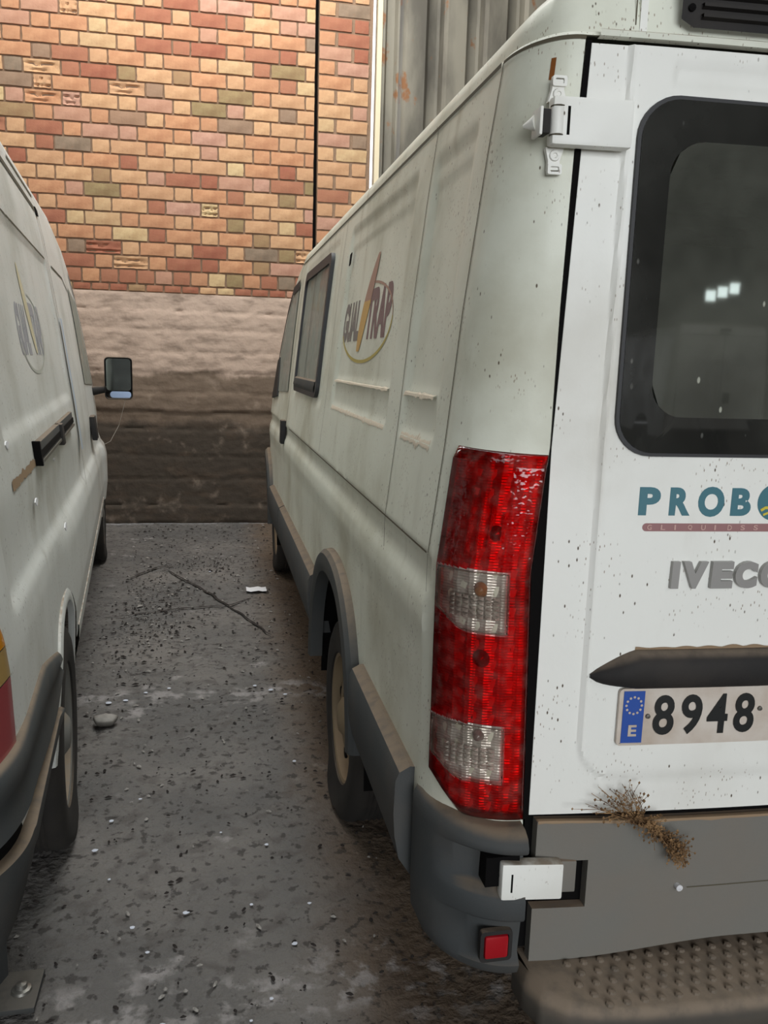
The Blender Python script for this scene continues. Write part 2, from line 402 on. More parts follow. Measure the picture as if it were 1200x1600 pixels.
def course(row): return BL+BH+2*JT
while z < 5.95:
    if row == 0: H = .05; pat = [BH*1.02]
    elif row == 1: H = .104; pat = [BH*1.02]
    else: H = CH-JT; pat = [BL, BH]
    off = {0: .03, 1: -.04}.get(row, (0, .215, .045, .19)[row % 4])
    x = .893; i = 0; xr = x
    L0 = .144 if row % 2 else .07
    pat = pat if len(pat) == 1 else ([BH, BL] if row % 2 else [BL, BH])
    while xr > -3.4:
        L = L0 if i == 0 else pat[(i-1) % len(pat)]
        xl = xr-L
        red = max(0, noise.noise((xl*1.3, z*1.6, 2))*1.6)+(.8 if row < 2 else 0)+.35*ss(-z, -3.1, -2.2)
        if xr > -1.85 and z < 4.62: brick_at(wall, xl, z, L, H, rnd, red)
        else:
            rest.cm = rnd.choices(range(len(BRM)), BRW)[0]
            rest.hexa(lambda a, b, c: (a, wy(a)+b, c), xl, xr, -.006, .02, z, z+H)
        xr = xl-JT; i += 1
    z += H+JT; row += 1
rest.obj('brick_surround', None, wall, kind='stuff', mats=BRM, smooth=False)
# brick pilaster with toothed edge
g = G(); g.hexa(ident, .925, 1.392, 7.70, 7.95, 0, 6.0)
pil = g.obj('trim_1', M['mortar'], kind='structure')
z = 2.075; row = 0
while z < 4.75:
    H = CH-JT; pats = [(BH, .27), (BL*.98, .12)][row % 2]; xr = .928
    for L in pats:
        brick_at(pil, xr, z, L, H, rnd, .2*rnd.random(), yoff=0, rot=.027, xfix=7.692); xr += L+JT+.012
    z += CH; row += 1
g = G(); g.hexa(ident, .896, .924, 7.78, 7.95, 0, 6.0); g.obj('joint_gap', M['gap'], pil)
# post, its sunlight put into a cream colour, and corrugated sheeting, daylight shows through the gaps between the sheets
g = G(); g.hexa(ident, 1.432, 1.475, 7.70, 7.80, 0, 6.0); g.obj('trim_2', M['cream'], kind='structure')
def sheet(name, x0, x1, seq, y0, label=None):
    g = G(); pts = []; x = x0
    while x < x1-1e-4:
        for dx, dy in seq:
            pts.append((min(x+dx, x1), y0+dy))
        x += seq[-1][0]
    pts = [pts[0]]+[p for i, p in enumerate(pts[1:]) if p != pts[i]]
    g.loft([[(px, py, zz) for px, py in pts] for zz in (0, 2, 4, 6)])
    return g.obj(name, M['sheet'], walls, label=label, sharp=20)
g = G(); g.hexa(ident, 1.5, 9, 8.02, 8.06, 5.4, 5.9); walls = g.obj('wall_front_sheeted', M['sheet'], kind='structure')
sheet('corrugated_sheet', 1.475, 1.632, [(0, 0), (.03, 0), (.055, .05), (.12, .05), (.14, 0), (.157, 0)], 7.72)
sheet('corrugated_sheet', 1.652, 9.0, [(0, .10), (.02, .02), (.05, -.01), (.22, -.01), (.245, .02), (.27, .11), (.345, .11), (.37, .10)], 7.74)
# far parts of the hall
def slab(name, x0, x1, y0, y1, z0, z1, m, parent=None):
    g = G(); g.hexa(ident, x0, x1, y0, y1, z0, z1); return g.obj(name, m, parent, kind=None if parent else 'structure')
wl = slab('wall_left', -9.2, -9, -22, 9, 0, 6, M['hallwall'])
wr = slab('wall_right', 14, 14.2, -22, 9, 0, 6, M['hallwall'])
wb = slab('wall_back', 4.5, 14, -22.2, -22, 0, 6, M['hallwall']); slab('wall_back_left', -9, -5, -22.2, -22, 0, 6, M['hallwall'], wb)
slab('lintel', -5, 4.5, -22.2, -22, 4.6, 6, M['hallwall'], wb)
ce = slab('ceiling', -9, 14, -22, .4, 6, 6.1, M['roofsheet'])
slab('roof_panel', -9, -1.1, .4, 7, 6, 6.1, M['roofsheet'], ce); slab('roof_panel', 1.6, 14, .4, 7, 6, 6.1, M['roofsheet'], ce); slab('roof_panel', -9, 14, 7, 9, 6, 6.1, M['roofsheet'], ce)
g = G()
for i in range(3): g.hexa(ident, 10.9+i*.5, 11.3+i*.5, -21.99, -21.96, 3.6+.12*i, 3.9+.12*i)
win = g.obj('window_1', M['pane'], kind='structure')

# ------------------------------------------------------------------ van builder
class Van:
    """van frame: a = across (from the aisle inwards), b = along (rear to front), z up"""
    def __init__(s, P, zp, ap, bc, br, wz, wv, zg, top, bf, half, wheels, zc=.34, arch=(.50, .54)):
        s.P = P; s.zp = zp; s.ap = ap; s.bc = bc; s.br = br; s.wz = wz; s.wv = wv; s.zg = zg; s.top = top; s.bf = bf
        s.ac = ap[1]+half; s.wheels = wheels; s.arch = arch; s.zc = zc
    def A(s, z): return itp(z, s.zp, s.ap)
    def W(s, z): return itp(z, s.wz, s.wv)
    def rearb(s, a): return s.br-.045*(1-((s.ac-a)/.84)**2)
    def inset(s, b, z):
        t = max(0, (b-(s.bf-1.15))/1.15); t = min(t, 1)
        return 1.0*(1-(1-t**2.6)**.5)
    def ztop(s, b): return itp(b, [p[0] for p in s.top], [p[1] for p in s.top])
    def side(s, b, z, off=0):
        return s.P(s.A(z)-off+s.inset(b, z), b, z)
    def corner(s, th, z, off=0):
        w_ = s.W(z); d = s.bc-s.br; a = s.A(z)+w_*(1-cos(th)); b = s.bc-d*sin(th)
        na, nb = -cos(th)/w_, -sin(th)/d; l = sqrt(na*na+nb*nb)
        return s.P(a+na/l*off, b+nb/l*off, z)
    def rear(s, a, z, off=0):
        sl = .045*2*(s.ac-a)/.84**2*-1
        return s.P(a, s.rearb(a)-off, z)
    def archz(s, b, grow=0):
        z = 0
        for c in s.wheels:
            rx, rz = s.arch[0]+grow, s.arch[1]+grow
            t = abs(b-c)/rx
            if t < 1: z = max(z, s.zc+rz*(1-t**2.3)**(1/2.3))
        return z
    def shell(s, root, mat, disp, sill, nb=330, roofh=.2):
        P = s.P; s.disp = disp
        for side_i in (0, 1):
            g = G(); mir = (lambda a: a) if side_i == 0 else (lambda a: 2*s.ac-a)
            bs = []; b = s.bc
            while b < s.bf-1.2: bs.append(b); b += .014 if side_i == 0 else .06
            bs += lin(s.bf-1.2, s.bf, 60)
            nz = 110 if side_i == 0 else 40
            rows = []
            def PP(a, b, z): return P(mir(a), b, z)
            def colpts(b):
                zt = s.ztop(b); zb = max(sill, s.archz(b)); pts = []
                for i in range(nz):
                    z = lerp(zb, zt, i/(nz-1)); d = disp(b, z) if side_i == 0 else 0
                    pts.append(PP(s.A(z)-d+s.inset(b, z), b, z))
                return pts
            for b in reversed(bs): rows.append(colpts(b))
            for i in range(1, 15):
                th = pi/2*i/14; w0 = []
                for j in range(nz):
                    z = lerp(sill, s.zg, j/(nz-1)); a = s.A(z)+s.W(z)*(1-cos(th)); bb = s.bc-(s.bc-s.br)*sin(th); w0.append(PP(a, bb, z))
                rows.append(w0)
            # return flange into the door gap
            rows.append([PP(s.A(lerp(sill, s.zg, j/(nz-1)))+s.W(lerp(sill, s.zg, j/(nz-1)))+.001, s.br+.05, lerp(sill, s.zg, j/(nz-1))) for j in range(nz)])
            g.loft(rows)
            # roof: plan ring at gutter height, front to rear centre
            ring = []
            zg = s.zg
            for b in reversed(bs):
                zt = s.ztop(b); ring.append((s.A(zt)+s.inset(b, zt), b, zt, 1, 0))
            for i in range(1, 15):
                th = pi/2*i/14; w_ = s.W(zg); d = s.bc-s.br
                na, nb_ = cos(th)/w_, sin(th)/d; l = sqrt(na*na+nb_*nb_)
                ring.append((s.A(zg)+w_*(1-cos(th)), s.bc-d*sin(th), zg, na/l, nb_/l))
            ar = s.A(zg)+s.W(zg)
            for a in lin(ar, s.ac, 24)[1:]: ring.append((a, s.rearb(a), zg, 0, 1))
            if side_i == 0: prof = [(0, .0), (.004, .006), (.012, .007), (.012, .002), (.014, .03), (.022, .055), (.05, .085), (.11, .115), (.22, .14)]
            else: prof = [(0, 0), (.014, .03), (.05, .085), (.22, .14)]
            prr = [(0, .0), (.004, .006), (.012, .007), (.012, .002), (.018, .05), (.03, .095), (.06, .125), (.13, .145), (.24, .155)] if side_i == 0 else [(0, 0), (.018, .05), (.06, .125), (.24, .155)]
            rws = []
            for k in range(len(prof)):
                r_ = []
                for (a, b, z, na, nb_) in ring:
                    wr = nb_*nb_
                    ins = lerp(prof[k][0], prr[k][0], wr); dz = lerp(prof[k][1], prr[k][1], wr)*roofh/.2
                    fz = 1-ss(b, s.top[0][0], s.bf)
                    r_.append(PP(min(a+na*ins, s.ac), b+nb_*ins, z+dz*(.35+.65*fz)))
                rws.append(r_)
            r_ = []
            for (a, b, z, na, nb_) in ring:
                fz = 1-ss(b, s.top[0][0], s.bf)
                r_.append(PP(s.ac, max(b, s.br+.35), z+.18*roofh/.2*(.35+.65*fz)))
            rws.append(r_); g.loft(rws)
            o = g.obj('body_shell' if side_i == 0 else 'far_body_shell', mat, root, sharp=28)
    def relief(s, b, z, off=0): return s.side(b, z, off+s.disp(b, z))
    def ribbon(s, pts, wd, mat, root, name, off=.0012, surf=None):
        """thin strip following surface points given as (b,z)"""
        surf = surf or s.side; g = G(); fine = []
        for i in range(len(pts)-1):
            n = max(2, int(sqrt((pts[i+1][0]-pts[i][0])**2+(pts[i+1][1]-pts[i][1])**2)/.03))
            for t in lin(0, 1, n+1)[:-1]: fine.append((lerp(pts[i][0], pts[i+1][0], t), lerp(pts[i][1], pts[i+1][1], t)))
        fine.append(pts[-1]); rows = []
        for i, p in enumerate(fine):
            q = fine[min(i+1, len(fine)-1)]; r = fine[max(i-1, 0)]; dx, dz = q[0]-r[0], q[1]-r[1]; l = sqrt(dx*dx+dz*dz) or 1
            nx, nz = -dz/l*wd/2, dx/l*wd/2
            rows.append([surf(p[0]-nx, p[1]-nz, off), surf(p[0]+nx, p[1]+nz, off)])
        return g.loft(rows).obj(name, mat, root)
    def patch(s, poly, root, name, mat, off=.002, surf=None, thick=.003, label=None):
        """outline on the surface, filled (small, nearly flat)"""
        surf = surf or s.side; n = len(poly); g = G()
        g.add([surf(p[0], p[1], off) for p in poly]+[surf(p[0], p[1], off-thick) for p in poly],
              [tuple(range(n))]+[(i, (i+1) % n, n+(i+1) % n, n+i) for i in range(n)])
        return g.obj(name, mat, root, label=label)
    def cladding(s, b0, b1, root, name, prof, mat, label=None):
        g = G(); n = max(3, int((b1-b0)/.05)); rows = []
        for b in lin(b0, b1, n):
            rows.append([s.P(s.A(z)-o+s.inset(b, z), b, z) for z, o in prof])
        g.loft(rows); e0 = rows[0]; e1 = rows[-1]
        g.add(e0, [tuple(range(len(e0)))]); g.add(e1, [tuple(range(len(e1)))])
        return g.obj(name, mat, root, label=label, sharp=30)
    def archflare(s, c, root, name, mat, out=.035, grow_in=-.065, a0=4, a1=172):
        g = G(); rows = []
        for th in [radians(t) for t in lin(a0, a1, 40)]:
            ct, st = cos(th), sin(th); e = 2/2.3
            def pt(gr, o):
                rx, rz = s.arch[0]+gr, s.arch[1]+gr
                b = c+rx*abs(ct)**e*(1 if ct > 0 else -1); z = s.zc+rz*abs(st)**e*(1 if st > 0 else -1)
                return s.P(s.A(max(z, .3))-o+s.inset(b, z), b, z)
            rows.append([pt(.012, -.002), pt(.008, out*.6), pt(-.005, out*.9), pt(grow_in*.6, out), pt(grow_in, out*.85), pt(grow_in, -.01)])
        g.loft(rows); g.add(rows[0], [tuple(range(6))]); g.add(rows[-1], [tuple(range(6))])
        return g.obj(name, mat, root, sharp=35)
    def wheel(s, c, a, root, rim, face=1, r=.34, wd=.2, liner=True, drop=0):
        """tyre and rim; a = outer sidewall; both sides of the van"""
        for sd in (0, 1):
            mir = (lambda x: x) if sd == 0 else (lambda x: 2*s.ac-x)
            fn = lambda d, x, z: s.P(mir(a+d-(.022*ss(.09-(r+z-drop), 0, .09) if .0 < d < wd*.3 else 0)), c+x, max(r+z-drop, .004))
            g = G(); g.lathe(fn, [(.215, .02), (.222, .006), (.26, 0), (.30, .002), (.325, .012), (r-.003, .03), (r, .05)]+
                             [(r-(.006 if i % 2 else 0), .05+.1*i/12) for i in range(1, 12)]+[(r, wd-.05), (r-.003, wd-.03), (.325, wd-.012), (.26, wd), (.215, wd-.02)], 56)
            ty = g.obj('tyre', M['tyre'], root, sharp=50)
            g = G(); g.lathe(fn, [(.216, .02), (.218, .012), (.208, .016), (.200, .05), (.185, .06), (.165, .045), (.125, .030), (.095, .032), (.085, .05), (.07, .055), (.066, .02), (.045, .004), (.02, 0), (.001, 0)], 48)
            ri = g.obj('rim', rim, root, sharp=40)
            if not liner or sd: continue
            for k_ in range(8):
                g = G(); an = 2*pi*k_/8+.2; x0, z0 = .148*cos(an), .148*sin(an)
                g.lathe(lambda d, x, z: s.P(mir(a+d), c+x0+x, r+z0+z-drop), [(.021, .040), (.021, .033), (.0005, .0335)], 12)
                g.obj('hand_hole', M['gap'], ri)
            for k_ in range(6):
                g = G(); an = 2*pi*k_/6; x0, z0 = .078*cos(an), .078*sin(an)
                g.lathe(lambda d, x, z: s.P(mir(a+d), c+x0+x, r+z0+z-drop), [(.012, .055), (.011, .030), (.0005, .028)], 6)
                g.obj('wheel_nut', M['tyre'], ri)
        if liner:
          for mir in ((lambda x: x), (lambda x: 2*s.ac-x)):
                g = G(); rr = [(s.arch[0]-.02, s.arch[1]-.03)]
                rows = []
                for th in [pi*i/16 for i in range(17)]:
                    rows.append([s.P(mir(aa), c+rr[0][0]*cos(th), s.zc-.05+(rr[0][1]+.04)*sin(th)) for aa in (s.ap[0]+.02, s.ap[0]+.40)])
                g.loft(rows); g.add([r_[1] for r_ in rows], [tuple(range(17))])
                g.obj('wheel_arch_liner', M['gap'], root)

# ======================================================================= RIGHT-HAND VAN
def PR(a, b, z): return (a, b, z)
VR = Van(PR, [.3, 1.146, 1.355, 1.6, 1.87, 2.02, 2.2], [.40, .40, .425, .449, .480, .50, .53], 1.48, 1.335,
         [.6, 1.37, 2.02], [.163, .140, .083], 2.02,
         [(4.75, 2.02), (5.0, 1.955), (5.3, 1.79), (5.6, 1.53), (5.85, 1.28), (6.3, 1.12), (6.65, .98), (6.82, .75)], 6.82, 1.0, (2.60, 5.92))
van = empty('cargo_van', (1.4, 4.0, 0), 'white panel van on the right with number plate and tall red tail lamp', 'van', 'parked white vans')
def rbox(b, z, b0, b1, z0, z1, e=.012):
    return ss(b, b0, b0+e)*(1-ss(b, b1-e, b1))*ss(z, z0, z0+e)*(1-ss(z, z1-e, z1))
def disp_r(b, z):
    d = 0
    if z < 1.16:                     # belt crease, hollow and shoulder below it
        d += itp(z, [.6, .80, .95, 1.02, 1.06, 1.10, 1.138, 1.148], [.004, .002, .004, .010, .006, -.008, -.006, 0])
    top_l = itp(b, [1.56, 3.0], [1.95, 1.962])
    for (b0, b1) in ((1.575, 1.885), (2.04, 3.02)):
        # pressed window panel with an inner frame
        if b0-.02 < b < b1+.02:
            d -= .007*rbox(b, z, b0, b1, 1.34, top_l, .022)
            d += .005*rbox(b, z, b0+.02, b1-.02, 1.345, 1.436, .01)*0
            d -= .004*rbox(b, z, b0+.012, b1-.012, 1.437, 1.895, .016)
    if 3.28 < b < 4.45: d -= .004*rbox(b, z, 3.30, 4.43, 1.32, 1.975, .02)
    return d
VR.shell(van, M['white'], disp_r, .60)
# sheet-metal seams
VR.ribbon([(1.482, 2.018), (1.492, 1.6), (1.488, 1.15)], .004, M['seam'], van, 'panel_seam')
VR.ribbon([(1.488, 1.148), (1.488, .98)], .002, M['seam'], van, 'panel_seam')
VR.ribbon([(1.906, 2.012), (1.902, 1.57), (1.89, 1.1), (1.895, .70)], .0035, M['seam'], van, 'panel_seam')
VR.ribbon([(3.16, 2.01), (3.16, 1.16)], .003, M['seam'], van, 'panel_seam')
VR.ribbon([(4.60, 1.93), (4.60, 1.30), (4.60, .70)], .007, M['gap'], van, 'cab_door_seam')
VR.ribbon([(1.50, 1.148), (4.4, 1.146)], .0035, M['seam'], van, 'belt_crease', off=.0005)
# dust caught on the ledges of the pressed panels
def dust_ledge(b0, b1, z, h, drop=0):
    g = G(); rows = []
    for b in lin(b0, b1, 120):
        e = h*(.35+.9*abs(noise.noise((b*60, z*9, 1)))+.5*abs(noise.noise((b*19, z*9, 4)))); zz = z+drop*(b-b0)/(b1-b0)
        rows.append([VR.side(b, zz+e*.4, -.0065), VR.side(b, zz+e*.1, -.001), VR.side(b, zz-e*.6, .0008)])
    g.loft(rows).obj('dust_ledge', M['dustband'], van)
dust_ledge(2.06, 3.0, 1.345, .026); dust_ledge(1.60, 1.86, 1.345, .036)
dust_ledge(2.07, 3.0, 1.437, .013); dust_ledge(1.62, 1.88, 1.437, .017)
# small black latch beside the side window
VR.patch([(2.955, 1.875), (2.985, 1.87), (2.982, 1.832), (2.96, 1.836)], van, 'latch_hole', M['gap'])
# side window with rubber frame and sliding pane
def rrect(x0, x1, y0, y1, r, n=5):
    pts = []
    for cx, cy, a0 in ((x1-r, y1-r, 0), (x0+r, y1-r, 90), (x0+r, y0+r, 180), (x1-r, y0+r, 270)):
        for i in range(n+1):
            t = radians(a0+90*i/n); pts.append((cx+r*cos(t), cy+r*sin(t)))
    return pts
def ringmesh(surf, po, pi_, off, thick):
    n = len(po); g = G()
    rows = [[surf(*p, off-thick) for p in po], [surf(*p, off) for p in po], [surf(*p, off) for p in pi_], [surf(*p, off-thick) for p in pi_]]
    g.loft(rows, True); return g
def fillpatch(surf, poly, off, nx=14):
    """fills a convex outline by vertical strips so it follows the surface"""
    x0 = min(p[0] for p in poly); x1 = max(p[0] for p in poly); rows = []
    for x in lin(x0+1e-4, x1-1e-4, nx*2):
        zs = []
        for i in range(len(poly)):
            p, q = poly[i], poly[(i+1) % len(poly)]
            if (p[0]-x)*(q[0]-x) <= 0 and p[0] != q[0]: zs.append(lerp(p[1], q[1], (x-p[0])/(q[0]-p[0])))
        a, b = min(zs), max(zs); rows.append([surf(x, lerp(a, b, t), off) for t in lin(0, 1, 6)])
    return G().loft(rows)
def side_window(V, root, b0, b1, z0, z1, slide=True):
    po = rrect(b0, b1, z0, z1, .05); pi_ = rrect(b0+.035, b1-.035, z0+.045, z1-.04, .035)
    fr = ringmesh(V.side, po, pi_, .012, .02).obj('window_frame', M['seal'], root, sharp=30)
    bm_ = lerp(b0, b1, .56)
    for i, (p0, p1) in enumerate(((b0+.03, bm_), (bm_, b1-.03))):
        g = fillpatch(V.side, rrect(p0, p1, z0+.04, z1-.035, .03), .003-.002*i); g.obj('window_pane', M['sideglass'], fr)
    V.ribbon([(bm_, z0+.045), (bm_, z1-.04)], .012, M['seal'], fr, 'pane_edge', off=.006)
    # sill moulding with dust
    g = G(); rows = [[V.side(b, z0+.02, .012), V.side(b, z0+.035, .018), V.side(b, z0+.065, .014), V.side(b, z0+.072, .002)] for b in lin(b0+.04, b1-.04, 12)]
    g.loft(rows).obj('window_sill_strip', M['clad'], fr)
side_window(VR, van, 3.42, 4.36, 1.352, 1.935)
# cab door glass
cabg = [(4.72, 1.33), (5.62, 1.30), (5.45, 1.55), (5.18, 1.80), (5.02, 1.885), (4.72, 1.90)]
fillpatch(VR.side, cabg, .004).obj('cab_door_window', M['sideglass'], van)
VR.ribbon([(5.66, 1.26), (5.50, 1.54), (5.24, 1.79), (5.04, 1.90), (4.70, 1.915)], .05, M['black'], van, 'window_surround', off=.007)
VR.patch([(5.34, 1.28), (5.72, 1.25), (5.56, 1.50), (5.44, 1.52)], van, 'mirror_foot', M['black'], off=.012, thick=.015)
g = G(); g.hexa(lambda a, b, z: VR.side(b, z, a), .0, .028, 4.615, 4.70, 1.045, 1.175); g.obj('door_handle', M['black'], van, bevel=.006)
# windscreen strip of dark rubber seen edge-on is part of the shell line; lower cladding
cp = [(.70, -.002), (.702, .012), (.690, .034), (.672, .042), (.60, .044), (.55, .040), (.50, .030), (.46, .004), (.46, -.05)]
VR.cladding(1.515, 2.10, van, 'rear_side_cladding', cp, M['clad'])
VR.cladding(3.09, 4.585, van, 'middle_side_cladding', cp, M['clad'])
VR.cladding(4.605, 5.40, van, 'cab_side_cladding', cp, M['clad'])
for c in VR.wheels: VR.archflare(c, van, 'wheel_arch_flare', M['clad'], .042)
VR.wheel(2.65, .415, van, M['hub'], drop=.035); VR.wheel(5.92, .44, van, M['hub'])
g = G(); g.hexa(PR, .62, 2.2, 1.5, 6.5, .33, .58); g.obj('underbody', M['gap'], van)
g = G(); g.hexa(PR, .50, 2.3, 1.42, 3.12, .56, .60); g.obj('load_floor', M['interior'], van)
g = G(); g.hexa(PR, .52, 2.28, 3.14, 3.16, .6, 2.0); g.obj('bulkhead', M['interior'], van)
# rust split on the rear pillar
VR.ribbon([(1.487, 1.02), (1.478, .96), (1.484, .90)], .008, M['rust'], van, 'rust_streak', off=.0018)
VR.ribbon([(1.488, 1.03), (1.480, .955), (1.486, .925)], .004, M['gap'], van, 'rust_split', off=.0024)

# ---- rear header / drip rail / vent grille
g = G(); rows = []
for a in lin(.60, 1.38, 30): rows.append([VR.rear(a, 2.014, .001), VR.rear(a, 2.016, .012), VR.rear(a, 2.024, .014), VR.rear(a, 2.030, .001)])
g.loft(rows).obj('drip_rail', M['white'], van)
VR.ribbon([(1.49, 2.0165), (4.7, 2.0165)], .009, M['seam'], van, 'gutter_seam', off=.0022)
VR.ribbon([(-.0, 2.0165), (pi/2, 2.0165)], .006, M['seam'], van, 'gutter_seam', off=.0022, surf=VR.corner)
VR.ribbon([(.668, 2.03), (.668, 2.09)], .002, M['seam'], van, 'roof_seam', surf=lambda a, z, o: VR.rear(a, z, o-.016))
VR.ribbon([(.680, 2.03), (.680, 2.09)], .012, M['rear_white'], van, 'roof_joint_bead', surf=lambda a, z, o: VR.rear(a, z, o-.014))
po = rrect(.733, 1.30, 2.040, 2.115, .012)
fr = fillpatch(lambda a, z, o: VR.rear(a, z, o), po, .004).obj('vent_grille', M['black'], van)
for i in range(4):
    g = G(); zz = 2.052+i*.0155
    g.loft([[VR.rear(a, zz, .004), VR.rear(a, zz+.002, .013), VR.rear(a, zz+.007, .013), VR.rear(a, zz+.008, .004)] for a in lin(.765, 1.28, 20)]).obj('louvre', M['black'], fr)
g = G(); g.lathe(lambda d, x, z: VR.rear(.748+x, 2.068+z, .006+d), [(.006, 0), (.006, .002), (.0005, .003)], 10); g.obj('vent_screw', M['gap'], fr)

# ---- left rear door leaf
def gapa(z): return itp(z, [.6, 1.37, 2.02], [.569, .567, .590])
def dz_door(a, z):
    """pressed relief of the leaf: raised field inside a vertical crease, round lower corner"""
    cx = .668
    dl = a-(cx-.010) if z > .80 else min(a-(cx-.010), .2)
    if z < .83:   # rounded lower corner of the field
        r = .07; dx = cx-.01+r-a; dzz = .83-z
        dl = r-sqrt(max(dx, 0)**2+dzz**2) if dx > 0 else r-dzz
    ridge = .006*max(0, 1-abs(dl)/.006)
    d = .006*ss(dl, -.004, .010)+ridge
    d -= .006*rbox(a, z, .725, 1.5, 1.945, 1.99, .014)
    return d
def door_leaf(V, root, a0f, a1, z0, z1, disp, mat, name, step=.004):
    g = G(); n = int((a1-.57)/step); rows = []
    zs = lin(z0, z1, int((z1-z0)/.009))
    rows.append([V.rear(a0f(z)+.002, z, -.03) for z in zs]); rows.append([V.rear(a0f(z), z, -.004) for z in zs])
    for i in range(n+1):
        rows.append([V.rear(lerp(a0f(z)+.003, a1, i/n), z, disp(lerp(a0f(z)+.003, a1, i/n), z)*ss(i, 0, 3)) for z in zs])
    rows.append([V.rear(a1+.001, z, -.03) for z in zs]); g.loft(rows)
    # top edge
    g.loft([[r[-1] for r in rows[2:-1]], [V.rear(lerp(a0f(z1)+.003, a1, i/n), z1+.001, -.03) for i in range(n+1)]])
    return g
def hole_window(V, gg): return gg
door = door_leaf(VR, van, gapa, 1.392, .684, 2.008, dz_door, M['rear_white'], 'rear_door')
# cut the window opening out of the leaf
def cut(g, inside):
    keep = []
    for f, m in zip(g.f, g.m):
        c = [sum(g.v[i][k_] for i in f)/len(f) for k_ in range(3)]
        if not inside(c[0], c[2]): keep.append((f, m))
    g.f = [k_[0] for k_ in keep]; g.m = [k_[1] for k_ in keep]
cut(door, lambda a, z: .70 < a < 1.31 and 1.385 < z < 1.905)
rdoor = door.obj('rear_door', M['rear_white'], van, sharp=30, label='left rear door leaf with lettering and tinted window')
def gapr(z): return 2.8-gapa(z)
g = G(); zs = lin(.684, 2.008, 12)
g.loft([[VR.rear(lerp(1.404, 2.8-gapa(z), t), z, 0) for z in zs] for t in lin(0, 1, 16)]); g.obj('far_rear_door', M['rear_white'], van)
# dark void in the door gap
g = G(); g.loft([[VR.rear(VR.A(z)+VR.W(z)+.0008, z, .0008), VR.rear(gapa(z)+.002, z, .0008)] for z in lin(.676, 2.012, 30)]); g.obj('door_gap', M['gap'], van)
# rear glass
po = rrect(.679, 1.335, 1.362, 1.930, .062, 8); pi_ = rrect(.731, 1.285, 1.424, 1.868, .055, 8)
seal = ringmesh(VR.rear, rrect(.673, 1.341, 1.356, 1.936, .066, 8), po, .0125, .012).obj('window_seal', M['seal'], rdoor, sharp=50)
pane = fillpatch(VR.rear, pi_, .0135, 20).obj('window_pane', M['glass'], rdoor)
n = len(po); g = G(); g.loft([[VR.rear(*p, .0136) for p in po], [VR.rear(lerp(p[0], q[0], .5), lerp(p[1], q[1], .5), .0136) for p, q in zip(po, pi_)], [VR.rear(*p, .0136) for p in pi_]], True)
g.obj('window_border', M['frit'], rdoor)
# lettering
for ch, x0, x1 in (('P', .729, .768), ('R', .785, .824), ('O', .838, .887), ('B', .900, .938)):
    text_mesh(ch, lambda x, z, o: VR.rear(x, z, o+.0055), 'letter', M['teal'], rdoor, x0, x1, 1.252 if ch != 'O' else 1.250, 1.302 if ch != 'O' else 1.304, bold=.05)
g = G(); cx, cz, rr = .984, 1.277, .0335
g.add([VR.rear(cx+rr*cos(t), cz+rr*sin(t), .0066) for t in lin(0, 2*pi, 41)[:-1]], [tuple(range(40))]); g.obj('globe_disc', M['teal'], rdoor)
arc = [(.958, 1.262), (.966, 1.267), (.978, 1.2675), (.990, 1.265), (1.005, 1.270)]
VR.ribbon(arc, .005, M['yellow'], rdoor, 'disc_band', off=.0074, surf=VR.rear)
VR.ribbon([(.963, 1.254), (.975, 1.259), (.990, 1.256), (1.004, 1.262)], .004, M['yellow'], rdoor, 'disc_band', off=.0074, surf=VR.rear)
g = G(); g.loft([[VR.rear(a, 1.2235, .0063), VR.rear(a, 1.238, .0063)] for a in lin(.746, 1.20, 20)]); g.obj('strapline_bar', M['mauve'], rdoor)
g = G(); g.add([VR.rear(.746+.00725*cos(t), 1.23075+.00725*sin(t), .0063) for t in lin(pi/2, 3*pi/2, 9)], [tuple(range(9))]); g.obj('strapline_bar_end', M['mauve'], rdoor)
for i, ch in enumerate('GLIQUIDSS'):
    x0 = .7475+i*.0245*(1.02); text_mesh(ch, lambda x, z, o: VR.rear(x, z, o+.0063), 'small_letter', M['mauve_l'], rdoor, x0, x0+(.0085 if ch != 'I' else .003), 1.2262, 1.2355, depth=.0003)
# raised badge
for ch, x0, x1 in (('I', .797, .813), ('V', .817, .866), ('E', .872, .915), ('C', .917, .962), ('O', .966, 1.016)):
    def bf_(x, z, o): return VR.rear(x+(z-1.12)*.02, z, o+.006)
    text_mesh(ch, bf_, 'badge_letter', M['chrome'], rdoor, x0, x1-.002, 1.121, 1.170, depth=.008, bold=.07)
# tailgate handle strip with dusty top
g = G(); rows = []
for a in lin(.664, 1.36, 60):
    hh = .036*min(1, ((a-.664)/.085+.02))**.6; zc = lerp(.957, .970, ss(a, .66, .75)); pr = .034*min(1, (a-.664)/.06+.08)**.7
    rows.append([VR.rear(a, zc-hh*cos(t), .004+pr*sin(t)**.7) for t in lin(0, pi, 13)])
g.loft(rows).obj('handle_strip', M['black'], rdoor, sharp=60)
g = G(); rows = []
for a in lin(.745, 1.36, 90):
    e = .004+.010*abs(noise.noise((a*22, 0, 5)))
    rows.append([VR.rear(a, 1.004, .006), VR.rear(a, 1.005+e, .0075)])
g.loft(rows).obj('dirt_line', M['mud'], rdoor)
